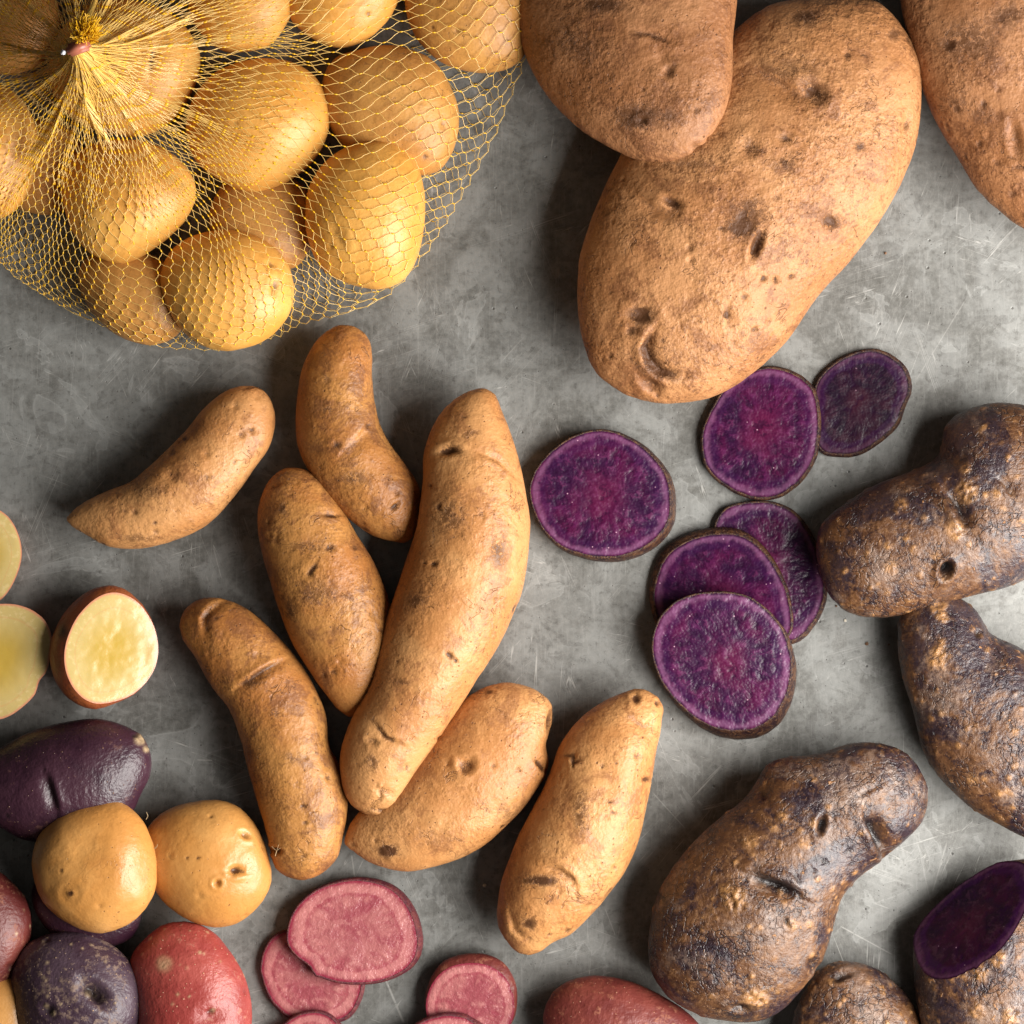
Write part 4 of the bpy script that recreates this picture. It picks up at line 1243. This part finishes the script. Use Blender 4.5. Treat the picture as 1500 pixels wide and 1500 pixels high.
# ------------------------------------------------------------------ slices
GS = 'purple potato slices'
potato_slice('s1', 'thick purple slice lying alone between the longest fingerling and the other slices',
             [(775, 723), (779, 698), (798, 669), (827, 645), (860, 631), (893, 630), (930, 645), (959, 669), (978, 698), (984, 731), (980, 765), (963, 789), (934, 808),
              (897, 818), (856, 814), (819, 800), (790, 769)], 32, 0.5, (7, -5), 1.01, group=GS, seed=1)
potato_slice('s3', 'darkest thin purple slice, farthest to the upper right of the slices',
             [(1195, 562), (1215, 537), (1244, 519), (1277, 512), (1306, 521), (1327, 541), (1334, 566), (1331, 580), (1325, 592), (1315, 620), (1290, 645), (1257, 665),
              (1228, 667), (1203, 661), (1190, 620)], 10, 0.5, (2, -1), 1.0, flesh='flesh_purple_dark', group=GS, seed=3)
potato_slice('s2', 'purple slice beside the biggest russet, overlapping the darkest slice',
             [(1027, 657), (1029, 628), (1046, 591), (1071, 558), (1104, 541), (1133, 538), (1166, 548), (1191, 570), (1199, 603), (1199, 641), (1191, 678), (1170, 707),
              (1141, 727), (1104, 730), (1067, 715), (1038, 690)], 14, 7, (2, 0), 1.0, (0.06, 0.0), group=GS, seed=2)
potato_slice('s4', 'purple slice at the back of the fan of three, touching the rough purple potato',
             [(1048, 765), (1062, 744), (1100, 734), (1137, 736), (1170, 756), (1191, 789), (1203, 831), (1209, 868), (1199, 901), (1178, 930), (1162, 940),
              (1110, 930), (1065, 870), (1048, 810)], 13, 0.5, (3, -3), 1.0, group=GS, seed=4)
potato_slice('s5', 'purple slice in the middle of the fan of three',
             [(957, 885), (960, 850), (975, 815), (1009, 790), (1058, 780), (1091, 785), (1124, 812), (1147, 851), (1157, 884), (1158, 926), (1120, 960), (1050, 975),
              (980, 940)], 13, 15, (-3, 6), 1.02, (0.10, 0.0), group=GS, seed=5)
potato_slice('s6', 'thick purple slice at the front of the fan of three, its brown peel showing below',
             [(954, 946), (963, 909), (984, 884), (1013, 870), (1046, 866), (1087, 870), (1120, 889), (1145, 918), (1158, 951), (1161, 984), (1153, 1021), (1133, 1054),
              (1104, 1070), (1067, 1073), (1025, 1058), (988, 1025), (963, 988)], 26, 24, (8, -13), 1.0, (0.02, 0.16), group=GS, seed=6)
GK = 'pink-fleshed potato pieces'
pk = dict(flesh='flesh_pink', peel='peel_pink', group=GK)
potato_slice('k2', 'pink slice half beneath the biggest pink one, lower left of it',
             [(389, 1387), (400, 1372), (420, 1362), (460, 1372), (510, 1405), (532, 1430), (531, 1447), (524, 1470), (509, 1490), (480, 1498), (430, 1493), (405, 1476),
              (388, 1448), (381, 1415)], 12, 0.5, (2, -2), 1.0, seed=12, **pk)
potato_slice('k1', 'biggest pink slice, with a small notch at its lower left',
             [(420, 1366), (426, 1341), (444, 1317), (472, 1298), (506, 1289), (530, 1288), (561, 1295), (585, 1310), (601, 1332), (611, 1359), (614, 1384), (607, 1409),
              (585, 1428), (555, 1439), (524, 1442), (487, 1438), (468, 1431), (462, 1430), (454, 1417), (432, 1399), (421, 1384)], 16, 12, (6, 1), 1.0, (-0.05, 0.0), seed=11, **pk)
potato_slice('k3', 'pink slice at the bottom edge below the half-covered one', ell(455, 1550, 62, 67, 0, seed=31), 12, 14, (2, -1), 1.0, seed=13, **pk)
potato_slice('k5', 'pink slice at the bottom edge below the end piece', ell(655, 1545, 68, 60, 0, seed=32), 12, 34, (2, 1), 1.0, seed=14, **pk)

# ------------------------------------------------------------------ the net bag
M_thread = G('net_thread')
M_thread.b.inputs['Transmission Weight'].default_value = 0.0
m_thread = M_thread.fin((0.88, 0.60, 0.19), 0.25, None, 1.0)
m_gather = G('bunched_thread').fin((0.86, 0.54, 0.12), 0.3, None, 0.9)
m_bead = G('net_joint').fin((0.82, 0.46, 0.015), 0.35, None, 0.6)
m_clip = G('clip_metal')
m_clip = m_clip.fin(m_clip.mix(m_clip.step(m_clip.noise(m_clip.coord(), 6, 4), 0.4, 0.6), (0.34, 0.085, 0.04), (0.45, 0.15, 0.09)), 0.38, None, 0.6)
m_white = G('clip_end').fin((0.75, 0.76, 0.82), 0.3)

bag_px = spline([(0, 378), (48, 418), (95, 444), (135, 472), (180, 496), (230, 511), (280, 516), (345, 516), (405, 495), (455, 465), (520, 442), (575, 424), (608, 395),
                 (650, 335), (690, 265), (722, 210), (752, 150), (776, 98), (786, 20), (778, -90), (730, -190), (600, -270), (420, -320), (200, -330), (0, -270),
                 (-160, -160), (-230, 0), (-220, 150), (-150, 270), (-70, 335)], 14.0)
bag = unproj(bag_px, 30)
BK = [k_ for k_ in TOP if k_.startswith('b')]
gh = 6.0
gx = np.arange(bag[:, 0].min() - 12, bag[:, 0].max() + 12, gh)
gy = np.arange(bag[:, 1].min() - 12, bag[:, 1].max() + 12, gh)
GX, GY = np.meshgrid(gx, gy, indexing='ij')
gsd = signed(GX, GY, bag)
obst = top_at(BK, GX, GY)
obst = np.where(obst > 0, obst + 2.2, 0)
ok = gsd > 0
KP = unproj((112, 72), 330)
kd = np.hypot(GX - KP[0], GY - KP[1])
KZ = 335.0
obst = np.maximum(obst, np.where(kd < 9, KZ, 0))
Z = np.where(ok, np.maximum(obst, 30), 30.0)
for it in range(900):
    nbz = Z.copy()
    nbz[1:-1, 1:-1] = (Z[2:, 1:-1] + Z[:-2, 1:-1] + Z[1:-1, 2:] + Z[1:-1, :-2]) / 4
    Z = np.where(ok, np.maximum(Z + 1.0 * (nbz - Z), obst), 30.0)
# the net hangs slack: let it sag a little between the potatoes
nrays = 720
angs = np.linspace(-math.pi, math.pi, nrays, endpoint=False)
Rb = np.zeros(nrays)
for i, a_ in enumerate(angs):
    rr = np.arange(20, 1000, 2.0)
    vals = bil(gx, gy, gsd, KP[0] + rr * math.cos(a_), KP[1] + rr * math.sin(a_))
    oob = (KP[0] + rr * math.cos(a_) < gx[0]) | (KP[0] + rr * math.cos(a_) > gx[-1]) | (KP[1] + rr * math.sin(a_) < gy[0]) | (KP[1] + rr * math.sin(a_) > gy[-1])
    Rb[i] = rr[np.argmax((vals < 0) | oob)]


def net_surface(A, t):
    """A: angle, t: 0 at the clip, 1 at the outline, above 1 runs back underneath"""
    r_out = np.interp((A + math.pi) % (2 * math.pi), angs + math.pi, Rb, period=2 * math.pi)
    tt = np.where(t <= 1, t, 2 - t)
    f = 1 - (1 - np.clip(tt, 0, 1)) ** 1.4
    r = 5 + (r_out - 5) * f
    # gathered folds near the clip
    g_ = np.exp(-r / 190.0)
    A2 = A + g_ * (0.16 * np.sin(5 * A + 0.8) + 0.09 * np.sin(11 * A + 2.0) + 0.05 * np.sin(23 * A))
    fold = -1.34
    dA = (A2 - fold + math.pi) % (2 * math.pi) - math.pi
    gf = np.exp(-((r - 70) / 90.0) ** 2)
    A2 = A2 - gf * 0.75 * dA * np.exp(-(dA / 0.22) ** 2)
    A2 = A2 + 0.03 * np.sin(r / 70.0 + 3 * A) + 0.018 * np.sin(r / 31.0 + 7 * A)
    x = KP[0] + r * np.cos(A2)
    y = KP[1] + r * np.sin(A2)
    z = bil(gx, gy, Z, x, y)
    z = np.where(t > 1, np.maximum(2.0, 30 - 28 * np.minimum(1, (t - 1) / 0.12)), z)
    wob = np.exp(-r / 120.0) * 12 * np.sin(17 * A + r / 20.0)
    z = z + np.where(t <= 1, wob * (t > 0.01), 0)
    return np.stack([x, y, z], -1)


NA = 148
NJ = 26
NU = 8
ts = np.concatenate([np.arange(0, NJ + 1) / NJ, 1 + np.arange(1, NU + 1) / 20.0])
NR = len(ts)
ia = np.arange(NA)
jit = np.random.default_rng(5)
nodes = []
for j, t in enumerate(ts):
    A = (ia + 0.5 * (j % 2)) / NA * 2 * math.pi - math.pi
    A = A + jit.normal(0, 0.0022, NA)
    tj = t + jit.normal(0, 0.0014, NA) * (j > 0)
    nodes.append(net_surface(A, tj))
nodes = np.array(nodes)            # NR, NA, 3
rad_dir = np.zeros_like(nodes)
rad_dir[1:-1] = (np.roll(nodes[2:], 0, 0) - nodes[:-2])
rad_dir[0] = nodes[1] - nodes[0]
rad_dir[-1] = nodes[-1] - nodes[-2]
rad_dir /= np.linalg.norm(rad_dir, axis=2)[..., None] + 1e-9


def tubes(P0, P1, r0, r1, sides=3):
    d = P1 - P0
    d /= np.linalg.norm(d, axis=1)[:, None] + 1e-9
    up = np.tile([0.0, 0.0, 1.0], (len(d), 1))
    up[np.abs(d[:, 2]) > 0.9] = (1, 0, 0)
    a = np.cross(d, up)
    a /= np.linalg.norm(a, axis=1)[:, None]
    b = np.cross(a, d)
    n = len(P0)
    V = np.zeros((n, 2 * sides, 3))
    for k in range(sides):
        an = 2 * math.pi * k / sides + math.pi / 2
        o_ = a * math.cos(an) + b * math.sin(an)
        V[:, k] = P0 + o_ * np.reshape(r0, (-1, 1))
        V[:, sides + k] = P1 + o_ * np.reshape(r1, (-1, 1))
    F = np.array([(k, (k + 1) % sides, sides + (k + 1) % sides, sides + k) for k in range(sides)])
    F = (np.arange(n)[:, None, None] * (2 * sides) + F[None]).reshape(-1, 4)
    return V.reshape(-1, 3), F


P0s, P1s = [], []


def weave(nodes, rad_dir, ts, j1):
    for j in range(j1):
        for side in (0, 1):
            if j % 2 == 0:
                i2 = (ia - 1 + side) % NA
            else:
                i2 = (ia + side) % NA
            A_, B_ = nodes[j], nodes[j + 1, i2]
            ln = np.linalg.norm(B_ - A_, axis=1)[:, None]
            e = np.minimum(3.2, ln * 0.22)
            a0 = A_ + rad_dir[j] * e
            b0 = B_ - rad_dir[j + 1, i2] * e
            # a slack thread: bowed a little, and kept off the potatoes
            q1 = a0 * 0.66 + b0 * 0.34 + rad_dir[j] * ln * 0.035
            q2 = a0 * 0.34 + b0 * 0.66 - rad_dir[j + 1, i2] * ln * 0.035
            if ts[j] < 1:
                for q_ in (q1, q2):
                    zz = bil(gx, gy, Z, q_[:, 0], q_[:, 1])
                    q_[:, 2] = np.maximum(q_[:, 2], np.minimum(zz, q_[:, 2] + 6))
            P0s.extend([a0, q1, q2])
            P1s.extend([q1, q2, b0])


weave(nodes, rad_dir, ts, NR - 1)
# a second, bunched fold of the same net round the clip
J2 = 13
ts2 = np.arange(0, J2 + 1) / 30.0 * 0.95
nodes2 = []
for j, t in enumerate(ts2):
    A = (ia + 0.5 * (j % 2)) / NA * 2 * math.pi - math.pi + 0.013 + 0.05 * np.sin(4 * (ia / NA) * 2 * math.pi)
    tj = t + 0.01 * np.sin(9 * A) * t * 3
    P = net_surface(A, tj)
    P[:, 2] += 3 + 5 * np.abs(np.sin(6 * A + 1))
    nodes2.append(P)
nodes2 = np.array(nodes2)
rd2 = np.zeros_like(nodes2)
rd2[1:-1] = nodes2[2:] - nodes2[:-2]
rd2[0] = nodes2[1] - nodes2[0]
rd2[-1] = nodes2[-1] - nodes2[-2]
rd2 /= np.linalg.norm(rd2, axis=2)[..., None] + 1e-9
weave(nodes2, rd2, ts2, J2)
P0s = np.concatenate(P0s)
P1s = np.concatenate(P1s)
rth = 0.48 + 0.0 * P0s[:, 0]
TV, TF = tubes(P0s, P1s, rth, rth, 3)
root = bpy.data.objects.new('net_bag', None)
C.objects.link(root)
kb = np.array([KP[0], KP[1], 0.0])
root.location = kb * S
tag(root, 'yellow diamond mesh net bag gathered by a red-brown clip, holding yellow potatoes', 'net bag')
link('netting', mesh_np('netting', (TV - kb) * S, TF, 4, shade=True), m_thread, root)
nf = np.concatenate([nodes[1:].reshape(-1, 3), nodes2[1:].reshape(-1, 3)])
rf = np.concatenate([rad_dir[1:].reshape(-1, 3), rd2[1:].reshape(-1, 3)])
rk = np.hypot(nf[:, 0] - KP[0], nf[:, 1] - KP[1])
hl = 2.8
s1 = 1.15 + 0 * rk
V1, F1 = tubes(nf - rf * hl, nf, s1 * 0.45, s1, 5)
V2, F2 = tubes(nf, nf + rf * hl, s1, s1 * 0.45, 5)
link('mesh_joints', mesh_np('mesh_joints', (np.concatenate([V1, V2]) - kb) * S, np.concatenate([F1, F2 + len(V1)]), 4), m_bead, root)
# the bunched strands gathered at the clip
gs = np.random.default_rng(11)
p0, p1 = [], []
for q in range(260):
    a = gs.uniform(-math.pi, math.pi)
    if q % 3 == 0:
        a = [-1.36, 0.62, 1.42, 2.9, -2.75][gs.integers(5)] + gs.normal(0, 0.09)
    L_ = abs(gs.normal(0, 40)) + 20
    n_ = 7
    rr = np.linspace(4, L_, n_)
    aa = a + np.cumsum(gs.normal(0, 0.07, n_)) + 0.1 * np.sin(rr / 30 + a)
    x = KP[0] + rr * np.cos(aa)
    y = KP[1] + rr * np.sin(aa)
    z = bil(gx, gy, Z, x, y) + gs.uniform(-2, 12) * np.exp(-rr / 90) + 1.5
    P = np.stack([x, y, z], 1)
    p0.append(P[:-1])
    p1.append(P[1:])
p0 = np.concatenate(p0)
p1 = np.concatenate(p1)
# the tight folds that run out from the clip
for path, n_, wd_ in [([(112, 84), (106, 112), (122, 150), (147, 215)], 46, 5.5), ([(124, 62), (170, 52), (215, 32), (275, 2)], 34, 7.0),
                      ([(118, 58), (112, 30), (122, -10), (125, -50)], 34, 5.5), ([(104, 84), (88, 92), (58, 104), (20, 128)], 22, 4.0), ([(122, 84), (140, 108), (168, 140)], 20, 4.5)]:
    Q_ = np.array(path, float)
    cl = np.concatenate([[0], np.cumsum(np.linalg.norm(np.diff(Q_, axis=0), axis=1))])
    for q in range(n_):
        tt_ = np.linspace(0, cl[-1] * gs.uniform(0.55, 1.0), 12)
        xx = np.interp(tt_, cl, Q_[:, 0])
        yy = np.interp(tt_, cl, Q_[:, 1])
        ph = gs.uniform(0, 6.28)
        fr = gs.uniform(14, 26)
        sp_ = 0.4 + 0.9 * tt_ / cl[-1]
        xx = xx + wd_ * sp_ * np.sin(tt_ / fr + ph) + gs.normal(0, 0.4, 12)
        yy = yy + wd_ * 0.6 * sp_ * np.cos(tt_ / fr * 1.3 + ph) + gs.normal(0, 0.4, 12)
        w_ = unproj(np.stack([xx, yy], 1), 300)
        zz = bil(gx, gy, Z, w_[:, 0], w_[:, 1]) + 3 + 4 * (1 + np.cos(tt_ / fr + ph))
        P = np.c_[w_, zz]
        p0 = np.concatenate([p0, P[:-1]])
        p1 = np.concatenate([p1, P[1:]])
GV, GF_ = tubes(p0, p1, np.full(len(p0), 0.7), np.full(len(p0), 0.7), 3)
link('gathered_strands', mesh_np('gathered_strands', (GV - kb) * S, GF_, 4), m_gather, root)
# tuft of net sticking out above the clip
tu = np.random.default_rng(12)
p0, p1 = [], []
for q in range(420):
    st = np.array([KP[0] + 10, KP[1] + 12, KZ + 10.0])
    d = np.array([0.45 + tu.normal(0, 0.45), 0.75 + tu.normal(0, 0.40), 0.6 + tu.normal(0, 0.35)])
    d /= np.linalg.norm(d)
    L_ = tu.uniform(14, 32)
    P = [st + tu.normal(0, 3, 3)]
    for k_ in range(5):
        P.append(P[-1] + d * L_ / 5 + tu.normal(0, 1.9, 3))
    P = np.array(P)
    p0.append(P[:-1])
    p1.append(P[1:])
p0 = np.concatenate(p0)
p1 = np.concatenate(p1)
GV, GF_ = tubes(p0, p1, np.full(len(p0), 0.8), np.full(len(p0), 0.8), 3)
link('tuft', mesh_np('tuft', (GV - kb) * S, GF_, 4), m_bead, root)


def lump_box(name, cpos, size, ang, mat, parent, tiltv=0.0):
    bm = bmesh.new()
    bmesh.ops.create_cube(bm, size=1.0)
    bmesh.ops.scale(bm, vec=size, verts=bm.verts)
    bmesh.ops.bevel(bm, geom=bm.edges[:], offset=min(size) * 0.28, segments=3, affect='EDGES')
    for v_ in bm.verts:                       # pinched in the middle, like a crimped ring
        v_.co.y *= 1 - 0.18 * math.exp(-(v_.co.x / (size[0] * 0.2)) ** 2)
    bmesh.ops.rotate(bm, matrix=Matrix.Rotation(tiltv, 3, 'Y'), verts=bm.verts)
    bmesh.ops.rotate(bm, matrix=Matrix.Rotation(ang, 3, 'Z'), verts=bm.verts)
    bmesh.ops.translate(bm, vec=cpos, verts=bm.verts)
    bmesh.ops.scale(bm, vec=(S, S, S), verts=bm.verts)
    m_ = bpy.data.meshes.new(name)
    bm.to_mesh(m_)
    bm.free()
    for p_ in m_.polygons:
        p_.use_smooth = True
    return link(name, m_, mat, parent)


clip = lump_box('clip', (5, 0, KZ + 16), (34, 18, 14), 0.35, m_clip, root)
lump_box('clip_end', (-16, -7, KZ + 17), (7, 7, 6), 0.5, m_white, root)

# ------------------------------------------------------------------ crumbs and rootlets
m_crumb = G('soil_crumb').fin((0.16, 0.085, 0.045), 0.8)
m_crumbp = G('pale_crumb').fin((0.62, 0.56, 0.46), 0.7)


def crumb(px_, py_, r, mat, label, group):
    bm = bmesh.new()
    bmesh.ops.create_icosphere(bm, subdivisions=2, radius=r)
    for v_ in bm.verts:
        v_.co *= 1 + random.uniform(-0.25, 0.25)
        v_.co.z *= 0.7
    bmesh.ops.translate(bm, vec=(0, 0, r * 0.6), verts=bm.verts)
    bmesh.ops.scale(bm, vec=(S, S, S), verts=bm.verts)
    m_ = bpy.data.meshes.new('crumb')
    bm.to_mesh(m_)
    bm.free()
    o_ = link('crumb', m_, mat)
    q = unproj((px_, py_), 0)
    o_.location = (q[0] * S, q[1] * S, 0)
    tag(o_, label, 'crumb', group)


for x_, y_, r_, m_, l_ in [(1225, 888, 1.6, m_crumb, 'uppermost tiny brown crumb between the fan of purple slices and the rough potatoes'),
        (1238, 909, 2.0, m_crumbp, 'pale crumb right of the fan of three purple slices'),
        (1270, 943, 2.6, m_crumb, 'largest brown crumb right of the fan of three purple slices'),
        (1302, 944, 1.4, m_crumb, 'tiny brown crumb nearest the bent rough purple potato')]:
    crumb(x_, y_, r_, m_, l_, 'tiny crumbs near the rough purple potatoes')
crumb(710, 1297, 2.6, m_crumbp, 'white crumb lying alone on the table below the plump fingerling', None)
crumb(1297, 371, 2.0, m_crumb, 'tiny brown crumb on the table right of the biggest russet', None)


# root hairs still attached to two potatoes
m_hair = G('root_hair').fin((0.50, 0.36, 0.20), 0.6)


def hair(parent, pts_px, z0, z1, r=0.55):
    pts_px = np.array(pts_px, float)
    n_ = 10
    cl = np.linspace(0, len(pts_px) - 1, n_)
    xx = np.interp(cl, np.arange(len(pts_px)), pts_px[:, 0])
    yy = np.interp(cl, np.arange(len(pts_px)), pts_px[:, 1])
    zz = np.linspace(z0, z1, n_)
    P = np.c_[unproj(np.stack([xx, yy], 1), z0), zz] - np.array(parent.location) / S
    V_, F_ = tubes(P[:-1], P[1:], np.linspace(r, r * 0.5, n_ - 1), np.linspace(r, r * 0.5, n_ - 1), 4)
    link('root_hair', mesh_np('root_hair', V_ * S, F_, 4), m_hair, parent)


def find(lbl):
    return [o_ for o_ in bpy.data.objects if o_.get('label', '').startswith(lbl)][0]


hair(find('tan fingerling with a deep crease'), [(398, 1240), (405, 1246), (412, 1241)], 98, 106)
hair(find('tan fingerling with a deep crease'), [(403, 1254), (406, 1244), (409, 1236)], 96, 108)
hair(find('golden potato with one raised bud'), [(214, 1200), (217, 1195), (215, 1189)], 150, 156)
hair(find('golden potato with one raised bud'), [(226, 1243), (230, 1240), (231, 1236)], 150, 154)
